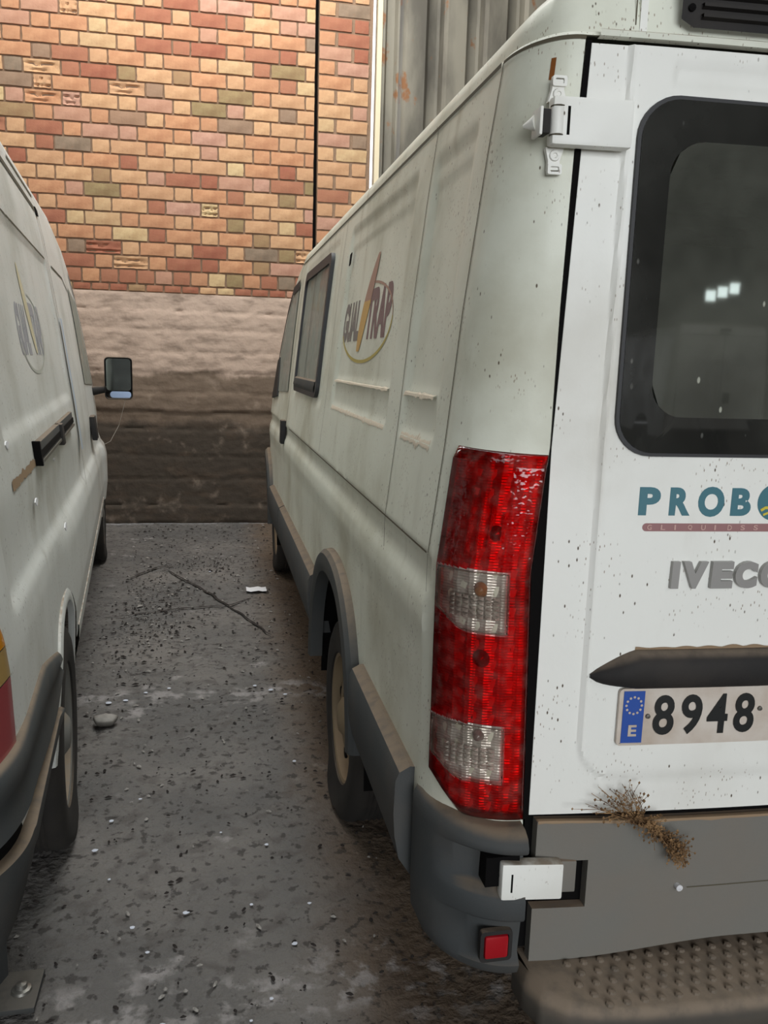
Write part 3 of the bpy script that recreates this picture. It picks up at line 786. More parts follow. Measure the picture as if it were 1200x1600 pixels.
# number plate (right end lies outside the photograph)
pl = empty('number_plate', (.98, 1.29, .823), None, None); del pl['label'], pl['category']
pl.parent = rdoor; pl.location = (.98-1.4, 1.29-4.0, .823)
S = lambda a, z, o: VR.rear(a, z+(a-.97)*.0, o+.012)
po = rrect(.720, 1.240, .824, .934, .008, 3); g = G(); n = len(po)
gg = fillpatch(S, po, .0, 14); gg.obj('plate_base', M['platew'], pl)
ringmesh(S, po, rrect(.7235, 1.2365, .8275, .9305, .006, 3), .0018, .006).obj('plate_rim', M['platew'], pl, sharp=30)
g = G(); g.loft([[S(a, z, .0010) for z in (.829, .879, .929)] for a in (.7285, .748, .7685)]); g.obj('blue_band', M['plateblue'], pl)
for i in range(12):
    t = 2*pi*i/12; g = G(); cx, cz = .7487+.0145*cos(t), .9015+.0160*sin(t)
    g.add([S(cx+.0026*cos(q), cz+.0026*sin(q), .0016) for q in lin(0, 2*pi, 6)[:-1]], [tuple(range(5))]); g.obj('star', M['yellow'] if False else M['platew'], pl)
text_mesh('E', lambda x, z, o: S(x, z, o+.001), 'country_letter', M['platew'], pl, .741, .757, .842, .864, depth=.0003, bold=.03)
for ch, x0 in (('8', .787), ('9', .841), ('4', .892), ('8', .945)):
    text_mesh(ch, lambda x, z, o: S(x, z, o+.0006), 'digit', M['ink'], pl, x0, x0+.040, .8435, .9205, depth=.0012, bold=.022)
for x_, z_ in ((.777, .880), (.996, .889)):
    g = G(); g.lathe(lambda d, x, z: S(x_+x, z_+z, d), [(.005, 0), (.004, .003), (.0005, .0035)], 10); g.obj('plate_screw', M['steel'], pl)

# ---- upper hinge
hg = G(); hg.hexa(lambda a, b, z: VR.rear(a, z, b), .524, .655, .008, .034, 1.846, 1.919)
cut(hg, lambda a, z: False); hinge = hg.obj('door_hinge', M['rear_white'], van, bevel=.007)
g = G(); g.hexa(lambda a, b, z: VR.rear(a, z, b), .547, .551, .030, .0352, 1.861, 1.903); g.obj('hinge_slot', M['gap'], hinge)
g = G(); g.tube([VR.rear(.534, 1.862, .026), VR.rear(.534, 1.901, .026)], .0115, 12); g.obj('hinge_knuckle', M['rear_white'], hinge, sharp=50)
for z_ in (1.860, 1.903):
    g = G(); g.tube([VR.rear(.534, z_, .026), VR.rear(.534, z_+.0012, .026)], .0118, 12); g.obj('knuckle_joint', M['seam'], hinge)
g = G(); g.hexa(lambda a, b, z: VR.rear(a, z, b), .507, .521, .004, .034, 1.862, 1.898); g.obj('rubber_stop', M['black'], hinge, bevel=.002)
g = G(); g.hexa(lambda a, b, z: VR.rear(a, z, b), .503, .508, .0, .036, 1.859, 1.901); g.obj('stop_plate', M['rear_white'], hinge, bevel=.002)
g = G(); pA = Vector(VR.rear(.505, 1.881, .012)); pB = Vector(VR.rear(.490, 1.878, .0))
g.tube([pA, pB], [.013, .003], 10); g.obj('stop_cone', M['rear_white'], hinge)
for zc, sg in ((1.932, 1), (1.832, -1)):
    pts = [(.526, 0), (.556, 0), (.550, .020), (.552, .034), (.531, .034), (.531, .020)]
    pl_ = [(a, zc+sg*(h-.016)) for a, h in pts]
    g = G(); S2 = VR.rear
    g.add([S2(a, z, .005) for a, z in pl_]+[S2(a, z, -.004) for a, z in pl_], [tuple(range(6))]+[(i, (i+1) % 6, 6+(i+1) % 6, 6+i) for i in range(6)])
    br_ = g.obj('hinge_bracket', M['rear_white'], hinge)
    z1_ = zc+sg*.011
    ringmesh(S2, rrect(.530, .553, min(z1_, z1_+sg*.010)-.004, max(z1_, z1_+sg*.010)+.002, .003, 3), rrect(.5345, .5485, min(z1_, z1_+sg*.010), max(z1_, z1_+sg*.010)-.002, .002, 3), .009, .008).obj('bracket_lug', M['rear_white'], br_)
    g = G(); g.lathe(lambda d, x, z: S2(.541+x, zc-sg*.004+z, .005+d), [(.009, 0), (.008, .003), (.004, .0035), (.003, .0015), (.0005, .0015)], 14); g.obj('bracket_bolt', M['rear_white'], br_)
VR.ribbon([(.560, 1.9215), (.645, 1.9215)], .004, M['mud'], hinge, 'hinge_dirt', off=.006, surf=VR.rear)
g = G(); g.loft([[VR.corner(th, z, .0012) for z in (1.955, 1.972, 1.988)] for th in (1.02, 1.07, 1.10)]); g.obj('rust_patch', M['rust'], van)

# ---- tail lamp
TH0, TH1 = radians(21), radians(90)
lamp = empty('tail_lamp', (.45, 1.38, .68), None, None); del lamp['label'], lamp['category']
lamp.parent = van; lamp.location = (.45-1.4, 1.38-4.0, .68)
def lz(th, t):
    k_ = (th-TH0)/(TH1-TH0); zb = .676+.065*(1-ss(k_, -.05, .45)); zt = 1.354+.006*(1-k_)
    return lerp(zb, zt, t)
NT = 80; ths = lin(TH0, TH1, NT); ts = lin(0, 1, 200)
g = G()
rows = []
for i, th in enumerate(ths):
    col_ = [VR.corner(th, lz(th, 0), -.004)]
    for t in ts: col_.append(VR.corner(th, lz(th, t), .020*min(1, (min(t, 1-t)*60+.35)/2.2, (min(i, NT-1-i)/3.1+.3)/1.6)))
    col_.append(VR.corner(th, lz(th, 1), -.004)); rows.append(col_)
g.loft([[VR.corner(TH0-.01, lz(TH0, 0), -.004)]+[VR.corner(TH0-.01, lz(TH0, t), -.004) for t in ts]+[VR.corner(TH0-.01, lz(TH0, 1), -.004)]]+rows+[[VR.corner(TH1+.01, lz(TH1, 0), -.004)]+[VR.corner(TH1+.01, lz(TH1, t), -.004) for t in ts]+[VR.corner(TH1+.01, lz(TH1, 1), -.004)]])
def thz(v): return None
# leave openings in the red lens for the two clear windows
WINS = [(1.040, 1.147), (.757, .862)]
CL0, CL1 = radians(27), radians(74)
def zlow(th, z0):
    k_ = (th-CL0)/(CL1-CL0); return z0+.036*(1-ss(k_, -.1, .5))
keep = []
inv = {}
for f, m in zip(g.f, g.m):
    c = [sum(g.v[i][q] for i in f)/len(f) for q in range(3)]
    w_ = VR.W(c[2]); th = math.atan2(VR.bc-c[1], (VR.A(c[2])+w_-c[0])*(VR.bc-VR.br)/w_) if c[0] < VR.A(c[2])+w_ else pi/2
    if any(zlow(th, z0)-.004 < c[2] < z1+.004 and CL0-.02 < th < CL1+.02 for z0, z1 in WINS): continue
    keep.append((f, m))
g.f = [q[0] for q in keep]; g.m = [q[1] for q in keep]
g.obj('red_lens', M['redlens'], lamp, sharp=60)
g = G(); g.loft([[VR.corner(th, lz(th, t), .0015+.004*sin(i*1.7)*(j % 2)) for j, t in enumerate(lin(0.01, .99, 40))] for i, th in enumerate(lin(TH0+.02, TH1-.02, 22))]); g.obj('reflector_housing', M['housing'], lamp, sharp=10)
for z0, z1 in WINS:
    def cp_(th, t, o): return VR.corner(th, lerp(zlow(th, z0), z1, t), o)
    g = G(); g.loft([[cp_(th, t, .0215) for t in lin(0, 1, 14)] for th in lin(CL0, CL1, 18)]); cw = g.obj('clear_lens', M['clearlens'], lamp, sharp=60)
    # moulded prisms inside the clear lens
    for r_ in range(5):
        for c_ in range(7):
            g = G(); th = lerp(CL0+.16, CL1-.12, c_/6); t = .12+.09*r_+.05*abs(c_-3)/3*0
            p = VR.corner(th, lerp(z0+.012, z1, t), .012)
            g.add([VR.corner(th+dx, lerp(z0+.012, z1, t)+dz_, .010+o) for dx, dz_, o in ((-.035, -.0035, 0), (.035, -.0035, 0), (.035, .0035, 0), (-.035, .0035, 0), (0, 0, .006))], [(0, 1, 4), (1, 2, 4), (2, 3, 4), (3, 0, 4)])
            g.obj('prism', M['housing'], cw, smooth=False)
    rim = [(th, 0) for th in lin(CL0, CL1, 18)]+[(CL1, t) for t in lin(0, 1, 8)[1:]]+[(th, 1) for th in lin(CL1, CL0, 18)[1:]]+[(CL0, t) for t in lin(1, 0, 8)[1:]]
    g = G(); g.tube([cp_(th, t, .0215) for th, t in rim], .0018, 6, False); g.obj('lens_rim', M['clearlens'], cw)
for z_, th, r_ in ((1.215, radians(62), .011), (1.112, radians(56), .011), (.985, radians(58), .013), (.838, radians(58), .009)):
    g = G(); g.lathe(lambda d, x, z: VR.corner(th+x*6.2, z_+z, .003+d), [(r_*1.3, 0), (r_, .006), (r_*.7, .011), (.0004, .013)], 18); g.obj('bulb', M['bulb'] if z_ != 1.112 else M['bulb2'], lamp)
for t0, t1 in ((1.16, 1.30),):
    for i in range(5):
        g = G(); th = radians(34+i*8); g.hexa(lambda a, b, z: VR.corner(th+a, z, b), -.012, .012, .002, .009, t0+.01*i, t1-.012*i); g.obj('reflector_rib', M['housing'], lamp)

# ---- corner bumper
bump = empty('corner_bumper', (.45, 1.4, .3), None, None); del bump['label'], bump['category']; bump.parent = van; bump.location = (.45-1.4, 1.4-4, .3)
def bmp(th, z, ins):
    a = .388+.168*(1-cos(th)); b = 1.485-.200*sin(th); na, nb = cos(th), sin(th)
    return (a+na*ins, b+nb*ins, z)
g = G(); rows = []
thb = [0]+lin(.03, pi/2, 44)
for th in thb:
    q = ss(th, .45, .95); zt = lerp(.692, .673, ss(th, 0, 1.3)); zb = .357
    pr = [(zt-.004, .10), (zt, .050), (zt-.003, .024), (zt-.012, .008), (zt-.028, .0), (.637, .0), (.631, .005*q), (.623, .026*q), (.568, .030*q), (.557, .020*q), (.547, .004*q), (.538, .0), (.504, .0),
          (.497, .005*q), (.488, .019*q), (.420, .024*q+.003), (.400, .012), (.380, .020), (zb+.004, .042), (zb, .075)]
    rows.append([bmp(th, z, i_) for z, i_ in pr])
rows.append([(p[0]+.0, p[1]+.10, p[2]) for p in rows[-1]]); g.loft(rows)
g.obj('bumper_shell', M['clad'], bump, sharp=50)
g = G(); g.hexa(lambda a, b, z: (a, b, z), .486, .532, 1.294, 1.312, .422, .468); g.obj('reflector', M['reflred'], bump, bevel=.006)
ringmesh(lambda a, z, o: (a, 1.298-o, z), rrect(.478, .540, .414, .477, .008, 3), rrect(.485, .533, .421, .469, .005, 3), .0, .012).obj('reflector_surround', M['black'], bump)
g = G(); g.hexa(ident, .482, .546, 1.302, 1.34, .566, .624); g.obj('hinge_recess', M['gap'], bump)

# ---- grey lower tailgate cladding with notch
def tg_top(a): return .674-.004*ss(a, .58, .8)
def tg_bot(a): return .386+.030*ss(a, .62, 1.0)
g = G(); cols = [.585]+lin(.60, .680, 6)+[.687]+lin(.72, 1.388, 24)
def col(a, z0, z1, n=8): return [VR.rear(a, lerp(z0, z1, t), .010) for t in lin(0, 1, n)]
L_ = [a for a in cols if a <= .6871]; R_ = [a for a in cols if a >= .6869]
g.loft([col(a, tg_bot(a), .497) for a in L_]); g.loft([col(a, .594, tg_top(a)) for a in L_]); g.loft([col(a, tg_bot(a), tg_top(a), 14) for a in R_])
edge = [(.585, tg_bot(.585)), (.585, .497), (.687, .497), (.687, .594), (.585, .594), (.585, tg_top(.585))]+[(a, tg_top(a)) for a in cols[1:]]+[(a, tg_bot(a)) for a in reversed(cols)]
g.loft([[VR.rear(a, z, .010) for a, z in edge], [VR.rear(a, z, -.012) for a, z in edge]])
gate = g.obj('tailgate_cladding', M['panel'], rdoor, sharp=30)
g = G(); g.loft([[VR.rear(a, z, -.014) for z in (.40, .68)] for a in lin(.57, 1.38, 8)]); g.obj('cladding_void', M['gap'], rdoor)
g = G(); rows = [[VR.rear(a, tg_top(a)+.001, -.002), VR.rear(a, tg_top(a)+.002, .010), VR.rear(a, tg_top(a)-.001, .0112), VR.rear(a, tg_top(a)-.002-.006*abs(noise.noise((a*20, 0, 0))), .0108)] for a in lin(.586, 1.385, 60)]
g.loft(rows).obj('dirt_line', M['mud'], rdoor)
VR.ribbon([(.888, .527), (1.38, .534)], .0022, M['seam'], rdoor, 'trim_crease', off=.0108, surf=VR.rear)
# lower hinge arm, white
ag = G(); fa = lambda a, b, z: (a, 1.333-b-.0*(a-.5), z+(a-.53)*.05)
def armp(a, o, z): return VR.rear(a, z-(a-.502)*.13, o+.026*(1-(a-.50)/.15)+.004)
ag = G(); ag.hexa(lambda a, b, z: armp(a, b, z), .508, .631, .0, .026, .547, .619); arm = ag.obj('lower_hinge_arm', M['rear_white'], van, bevel=.005)
g = G(); g.hexa(lambda a, b, z: armp(a, b, z), .631, .664, -.012, .012, .552, .616); g.obj('arm_tongue', M['panel'], arm, bevel=.003)
g = G(); g.hexa(lambda a, b, z: armp(a, b, z), .526, .5295, .02, .0266, .564, .600); g.obj('arm_slot', M['gap'], arm)
# step plate
st = empty('rear_step', (.9, 1.22, .3), None, None); del st['label'], st['category']; st.parent = van; st.location = (.9-1.4, 1.22-4, .3)
def plan(t):      # outer edge of the step, from the left corner round to the straight back edge
    pts = [(.558, 1.335), (.560, 1.28), (.575, 1.235), (.612, 1.200), (.665, 1.180), (.74, 1.168), (.90, 1.158), (1.40, 1.145)]
    return pts
pe = plan(0); fine = []
for i in range(len(pe)-1):
    for t in lin(0, 1, 7)[:-1]: fine.append((lerp(pe[i][0], pe[i+1][0], t), lerp(pe[i][1], pe[i+1][1], t)))
fine.append(pe[-1]); rows = []
for i, (x, y) in enumerate(fine):
    xi = max(x, .60); inn = (min(x+.012*(1-ss(x, .6, .7)), 1.4), y+.010)
    rows.append([(max(x, .562), 1.36, .386), (inn[0]+.004, inn[1]+.006, .386), inn+(.382,), (x, y, .366), (x+.002, y+.004, .318), (x+.02, y+.03, .298), (x+.05, y+.10, .30)])
g = G(); g.loft(rows).obj('step_plate', M['step'], st, sharp=50)
for i in range(5):
    for j in range(22):
        x0 = .655+j*.034+(i % 2)*.017; y0 = 1.302-i*.027+.0
        if y0 < 1.186+.02*(x0 < .68) or x0 > 1.38: continue
        g = G(); g.lathe(lambda d, x, y: (x0+x, y0+y, .386+d), [(.0085, 0), (.0065, .004), (.0005, .0055)], 8); g.obj('tread_stud', M['step'], st)
# nail / screw in the tailgate
g = G(); g.lathe(lambda d, x, z: VR.rear(.868+x, .532+z, .010+d), [(.006, 0), (.0065, .010), (.0005, .012)], 10); g.obj('screw_cap', M['paper'], rdoor)
g = G(); g.hexa(PR, .6, 2.2, 1.40, 1.44, .36, .62); g.obj('rear_crossmember', M['gap'], van)

# ---- faded livery on the side
def livery(V, root, x0, x1, sgn, grey, plum, gold, orange, rose, line, oval, feather, zr):
    """x runs the way the words read; b = x0..x1"""
    tx = lambda u: lerp(x0, x1, u)
    sf = lambda b, z, o: V.relief(b, z, o)
    text_mesh('GUAL', lambda x, z, o: sf(tx(x), z, o), 'livery_word', grey, root, 0, .40, zr[0]-.012, zr[1], depth=.0004, bold=.05)
    text_mesh('TRAP', lambda x, z, o: sf(tx(x), z, o), 'livery_word', plum, root, .56, 1.0, zr[0]-.010, zr[1]+.018, depth=.0004, bold=.05)
    (cx, cz, rx, rz) = oval; pts = []
    for t in lin(radians(-165), radians(82), 50): pts.append((tx(cx+rx*cos(t)), cz+rz*sin(t)))
    V.ribbon(pts[:34], .010, gold, root, 'livery_oval', off=.0012, surf=V.relief); V.ribbon(pts[33:], .007, line, root, 'livery_oval', off=.0012, surf=V.relief)
    f0, f1, z0, z1 = feather
    outer = []; inner = []
    for t in lin(0, 1, 16):
        c = lerp(f0, f1, t)-.02*sin(pi*t); wd = .075*sin(pi*min(1, t*.90+.07))**.6
        outer.append((tx(c-wd), lerp(z0, z1, t))); inner.append((tx(c+wd*.9), lerp(z0, z1, t)))
    g = G(); g.loft([[sf(*a, .0016), sf(*b, .0016)] for a, b in zip(outer[:9], inner[:9])]); g.obj('livery_feather', orange, root)
    g = G(); g.loft([[sf(*a, .0016), sf(*b, .0016)] for a, b in zip(outer[8:], inner[8:])]); g.obj('livery_feather', rose, root)
livery(VR, van, 2.99, 2.20, 1, M['logo_grey'], M['logo_plum'], M['logo_gold'], M['logo_orange'], M['logo_rose'], M['logo_rose'],
       (.52, 1.622, .52, .118), (.44, .66, 1.535, 1.82), (1.580, 1.700))

# ======================================================================= LEFT-HAND VAN
DX, DY = -.08866, .99606
def PL(a, b, z): return (DX*b-DY*a, DY*b+DX*a, z)
VL = Van(PL, [.3, .65, .92, 1.27, 1.65, 2.0, 2.17, 2.4], [.235, .213, .222, .262, .312, .366, .400, .44], 1.74, 1.42,
         [.6, 2.2], [.07, .07], 2.17,
         [(5.05, 2.17), (5.5, 2.10), (5.9, 1.90), (6.1, 1.67), (6.25, 1.44), (6.5, 1.22), (6.9, 1.08), (7.3, .80)], 7.3, 1.0, (2.64, 6.38), arch=(.37, .43))
lroot = PL(1.22, 4.2, 0)
lv = empty('cargo_van', lroot, 'older white panel van on the left with door mirror and black sliding door rail', 'van', 'parked white vans')
def disp_l(b, z):
    d = 0
    # lower shoulder that runs forward and dips, hollow above it
    zc = itp(b, [1.5, 2.2, 4.0, 6.4], [.98, .96, .90, .86])
    d += .016*(1-ss(z, zc-.06, zc+.05))*ss(b, 2.4, 3.1)-.012*ss(z, zc+.01, zc+.05)*(1-ss(z, zc+.08, zc+.26))
    d -= .008*rbox(b, z, 1.95, 4.02, 1.30, 1.905, .03)
    if b > 5.95: d += .02*(1-ss(z, .86, .98))*ss(b, 5.9, 6.1)
    return d
VL.shell(lv, M['white2'], disp_l, .52)
VL.ribbon([(3.28, 2.165), (4.06, 2.165)], .012, M['seam'], lv, 'door_top_seam', off=.002)
VL.ribbon([(1.9, 2.11), (4.05, 2.11)], .022, M['seam'], lv, 'roof_channel', off=.002)
VL.patch([(4.06, 2.125), (4.14, 2.12), (4.14, 2.095), (4.06, 2.09)], lv, 'channel_end', M['gap'], off=.006, thick=.008)
VL.ribbon([(4.10, 2.10), (4.10, 1.70), (4.10, 1.27), (4.10, .92), (4.08, .56)], .014, M['seam'], lv, 'sliding_door_seam', off=.006)
VL.ribbon([(4.17, 1.66), (4.17, 1.25), (4.17, 1.06)], .08, plain('blue_grey_strip', (172, 188, 206), .6), lv, 'pale_strip', off=.008)  # pale blue-grey strip just ahead of the sliding door seam
VL.ribbon([(2.0, 1.905), (4.02, 1.905), (4.05, 1.84), (4.05, 1.36)], .007, M['seam'], lv, 'pressed_panel_edge', off=.0)
VL.ribbon([(4.30, 1.90), (4.95, 1.90), (5.2, 1.85)], .010, M['seam'], lv, 'window_top_seam', off=.002)
VL.ribbon([(5.2, 2.1), (5.2, 1.2), (5.2, .6)], .006, M['seam'], lv, 'cab_door_seam', off=.003)
# sliding door rail
rl = G(); fa = lambda a, b, z: VL.side(b, z, a)
rl.hexa(fa, 0, .018, 2.42, 3.10, 1.208, 1.262); rail = rl.obj('door_rail', M['clad'], lv, bevel=.003)
g = G(); g.hexa(fa, 0, .020, 2.405, 2.425, 1.200, 1.266); g.obj('rail_end_cap', M['gap'], rail)
g = G(); g.hexa(fa, 0, .015, 3.12, 3.75, 1.214, 1.262); g.obj('rail_front_half', M['clad'], rail, bevel=.003)
g = G(); g.hexa(fa, .014, .021, 2.43, 3.74, 1.206, 1.214); g.obj('rail_lower_lip', M['steel'], rail)
g = G(); g.hexa(fa, .0165, .0195, 2.43, 3.73, 1.220, 1.240); g.obj('rail_slot', M['gap'], rail)
g = G(); g.hexa(fa, .0, .027, 3.06, 3.13, 1.190, 1.262); g.obj('rail_roller', M['black'], rail, bevel=.004)
# front: cab window, door handle, mirror
fillpatch(VL.side, [(5.28, 1.33), (6.15, 1.30), (6.02, 1.55), (5.80, 1.82), (5.28, 1.88)], .004).obj('cab_door_window', M['sideglass'], lv)
VL.ribbon([(6.2, 1.28), (6.06, 1.57), (5.84, 1.86), (5.6, 1.98)], .03, M['black'], lv, 'windscreen_pillar_rubber', off=.004)
g = G(); g.hexa(fa, 0, .03, 5.22, 5.40, 1.00, 1.14); g.obj('door_handle', M['black'], lv, bevel=.006)
mr = empty('door_mirror', PL(.2, 6.1, 1.2), None, None); del mr['label'], mr['category']; mr.parent = lv; mr.location = Vector(PL(.2, 6.1, 1.2))-Vector(lroot)
mp_ = rrect(-.005, .180, 1.200, 1.492, .03, 5)     # a from .0 to .18
g = G(); n = len(mp_)
def mh(p, d, sh=1): return PL(lerp(.09, p[0], sh), 6.1+d, lerp(1.34, p[1], sh))
g.loft([[mh(p, 0, .93) for p in mp_], [mh(p, -.008, .97) for p in mp_], [mh(p, 0, 1) for p in mp_], [mh(p, .05, 1) for p in mp_], [mh(p, .10, .8) for p in mp_], [mh(p, .12, .4) for p in mp_]], True)
g.add([mh(p, .12, .4) for p in mp_], [tuple(range(n))]); g.obj('mirror_housing', M['black'], mr, sharp=50)
po = rrect(.006, .168, 1.262, 1.480, .022, 5); g = G(); g.add([PL(p[0], 6.098-(p[1]-1.262)*.14, p[1]) for p in po], [tuple(range(len(po)))]); g.obj('mirror_glass', M['mirrorglass'], mr)
po = rrect(.006, .145, 1.212, 1.256, .02, 5); g = G(); g.add([PL(p[0], 6.098, p[1]) for p in po], [tuple(range(len(po)))]); g.obj('wide_angle_glass', plain('blue_mirror_glass', (92, 104, 122), .2, .6), mr)
g = G(); g.tube([PL(.14, 6.14, 1.27), PL(.20, 6.13, 1.265), PL(.275, 6.12, 1.255)], [.022, .026, .036], 10); g.obj('mirror_arm', M['black'], mr, sharp=60)
# wheels, arches, sill
VL.wheel(2.60, .205, lv, M['hub2']); VL.wheel(6.38, .215, lv, M['hub2'])
g = G(); g.hexa(PL, .45, 2.0, 1.7, 7.0, .34, .52); g.obj('underbody', M['gap'], lv)
for c in VL.wheels: VL.archflare(c, lv, 'wheel_arch_lip', M['white2'], .012, -.03, 5, 175)
g = G(); rows = [[VL.side(b, z, o) for z, o in ((.56, .0), (.55, .02), (.50, .022), (.42, .01), (.40, -.03))] for b in lin(3.04, 5.9, 30)]
g.loft(rows).obj('body_sill', M['white2'], lv)
# bumper wrap: upper band sweeps up to the wheel arch, lower step lip below it
def bl(th, z, ins):   # plan around the rear corner
    a = .200+.10*(1-cos(th)); b = 1.62-.25*sin(th); return PL(a+cos(th)*ins, b+sin(th)*ins, z)
lb = empty('rear_bumper', PL(.25, 1.6, .4), None, None); del lb['label'], lb['category']; lb.parent = lv; lb.location = Vector(PL(.25, 1.6, .4))-Vector(lroot)
def prof_u(zt, zb): return [(zt+.002, .06), (zt, .012), (zt-.010, .002), (lerp(zt, zb, .35), -.003), (lerp(zt, zb, .45), .006), (lerp(zt, zb, .75), .0), (zb+.012, -.004), (zb, .03)]
BT = ([1.62, 2.0, 2.12, 2.36], [.787, .780, .752, .690]); BB = ([1.58, 1.72, 1.94, 2.15, 2.36], [.655, .640, .606, .590, .62])
g = G(); rows = []
for b in lin(2.36, 1.62, 16): rows.append([PL(.203+ins, b, z) for z, ins in prof_u(itp(b, *BT), itp(b, *BB))])
for th in lin(.06, pi/2, 16): rows.append([bl(th, z, ins+.003) for z, ins in prof_u(.787, .650)])
rows.append([PL(1.2, 1.35, z) for z, ins in prof_u(.785, .65)])
g.loft(rows).obj('bumper_band', M['clad'], lb, sharp=50)
g = G(); rows = []
def prof_l(zt, zb): return [(zt+.001, .07), (zt, .012), (zt-.006, .000), (lerp(zt, zb, .35), -.002), (lerp(zt, zb, .5), .006), (lerp(zt, zb, .9), .012), (zb, .03), (zb-.005, .08)]
ST = ([1.62, 2.18, 2.32], [.598, .578, .545]); SB = ([1.62, 1.9, 2.25, 2.33], [.500, .515, .484, .53])
for b in lin(2.32, 1.62, 16): rows.append([PL(.198+i_, b, z) for z, i_ in prof_l(itp(b, *ST), itp(b, *SB))])
for th in lin(.06, pi/2, 16): rows.append([bl(th, z, i_) for z, i_ in prof_l(lerp(.598, .620, ss(th, 0, 1)), lerp(.500, .440, ss(th, 0, 1)))])
rows.append([PL(1.2, 1.35, z) for z, i_ in prof_l(.62, .44)])
g.loft(rows).obj('bumper_step', M['clad'], lb, sharp=50)
g = G(); rows = []
for b in lin(2.3, 1.63, 6): rows.append([PL(.222, b, z) for z in (itp(b, *ST)-.01, itp(b, *BB)+.02)])
for th in lin(.06, pi/2, 16): rows.append([bl(th, z, .022) for z in (.59, .67)])
g.loft(rows).obj('bumper_gap', M['gap'], lb)
# tail lamp on the left van: red over amber over pale over red
ll = empty('tail_lamp', PL(.25, 1.6, .72), None, None); del ll['label'], ll['category']; ll.parent = lv; ll.location = Vector(PL(.25, 1.6, .72))-Vector(lroot)
for z0, z1, m, nm in ((1.058, 1.25, 'oldred', 'upper_red_lens'), (.975, 1.056, 'amber', 'amber_lens'), (.918, .973, 'palelens', 'pale_lens'), (.782, .916, 'oldred', 'lower_red_lens')):
    g = G(); zs = lin(z0, z1, 6); rows = []
    for i, th in enumerate(lin(radians(24), radians(88), 12)):
        rows.append([VL.corner(th+.24*ss(z, .97, 1.10), z, .006 if 0 < i else -.002) for z in zs])
    g.loft(rows).obj(nm, M[m], ll)
livery(VL, lv, 2.62, 3.30, -1, M['logo_lgrey'], M['logo_lgrey'], M['logo_lline'], M['logo_lgold'], M['logo_lgold'], M['logo_lline'],
       (.52, 1.565, .50, .125), (.62, .40, 1.50, 1.775), (1.505, 1.645))
# its two rear doors
for side_ in (0, 1):
    mm = (lambda a: a) if side_ == 0 else (lambda a: 2*VL.ac-a)
    g = G(); zs = lin(.80, 2.15, 40); rows = []
    for t in lin(0, 1, 60):
        rows.append([VL.rear(mm(lerp(VL.A(z)+VL.W(z)+.006, VL.ac-.004, t)), z, .006*rbox(lerp(.3, VL.ac, t), z, .42, VL.ac-.12, 1.35, 2.0, .03)*-1) for z in zs])
    rows = [[VL.rear(mm(VL.A(z)+VL.W(z)+.006), z, -.03) for z in zs]]+rows+[[VL.rear(mm(VL.ac-.004), z, -.03) for z in zs]]
    g.loft(rows); dr = g.obj('rear_door', M['white2'], lv, sharp=30)
    for z_ in (1.0, 1.45, 1.95):
        g = G(); g.hexa(lambda a, b, z: VL.rear(mm(a), z, b), VL.A(z_)+.06, VL.A(z_)+.17, -.004, .018, z_, z_+.06); g.obj('door_hinge', M['white2'], dr, bevel=.004)
g = G(); g.loft([[VL.rear(a, z, -.03) for z in (.66, 2.17)] for a in lin(.36, 2*VL.ac-.36, 20)]); g.obj('door_gap', M['gap'], lv)
g = G(); g.hexa(lambda a, b, z: VL.rear(a, z, b), VL.ac+.03, VL.ac+.15, .0, .028, 1.12, 1.17); g.obj('rear_door_handle', M['black'], lv, bevel=.005)
# dust and chipped patches on the left van
for b_, z_, r_ in ((1.98, 1.30, .014), (2.3, 1.12, .016), (2.62, .99, .02), (2.9, 1.16, .008)):
    VL.patch([(b_+r_*1.6*cos(t)*(1+.3*sin(3*t)), z_+r_*.6*sin(t)) for t in lin(0, 2*pi, 12)[:-1]], lv, 'bird_dropping', M['paper'], off=.002+(.03 if z_ < 1 else 0))
g = G(); g.loft([[VL.side(b, 1.20-.0*b+.010*noise.noise((b*30, 0, 0)), .0015), VL.side(b, 1.222+.012*noise.noise((b*24, 4, 0)), .0015)] for b in lin(1.95, 2.41, 30)]); g.obj('mud_line', M['mud'], lv)

# ======================================================================= VAN BEHIND THE CAMERA (only mirrored in the glass)
def PB(a, b, z): return (6.9-a, -7.2-b, z)
VB = Van(PB, [.3, 1.146, 1.6, 2.02, 2.2], [.40, .40, .449, .50, .53], 1.48, 1.335, [.6, 1.37, 2.02], [.163, .140, .083], 2.02,
         [(4.75, 2.02), (5.3, 1.79), (5.85, 1.28), (6.3, 1.12), (6.82, .75)], 6.82, 1.0, (2.60, 5.92))
vb = empty('cargo_van', (5.5, -11.2, 0), 'white van parked across the hall, seen only as a reflection in the rear window', 'van', 'parked white vans')
VB.shell(vb, M['white2'], lambda b, z: 0, .60)
g = G(); g.loft([[VB.rear(a, z, 0) for z in lin(.5, 2.01, 10)] for a in lin(.57, 2.23, 24)]); g.obj('rear_doors', M['white2'], vb)
g = G(); g.loft([[VB.rear(a, z, .004) for z in (.5, 2.0)] for a in (1.396, 1.404)]); g.obj('door_gap', M['gap'], vb)
g = G(); g.hexa(lambda a, b, z: VB.rear(a, z, b), 1.30, 1.50, -.01, .03, 2.06, 2.10); g.obj('brake_light', M['gap'], vb)
g = G(); g.hexa(lambda a, b, z: VB.rear(a, z, b), 1.22, 1.34, -.0, .03, 1.10, 1.24); g.obj('door_lock', M['gap'], vb)
VB.wheel(2.65, .42, vb, M['hub2'], liner=False); VB.wheel(5.92, .44, vb, M['hub2'], liner=False)

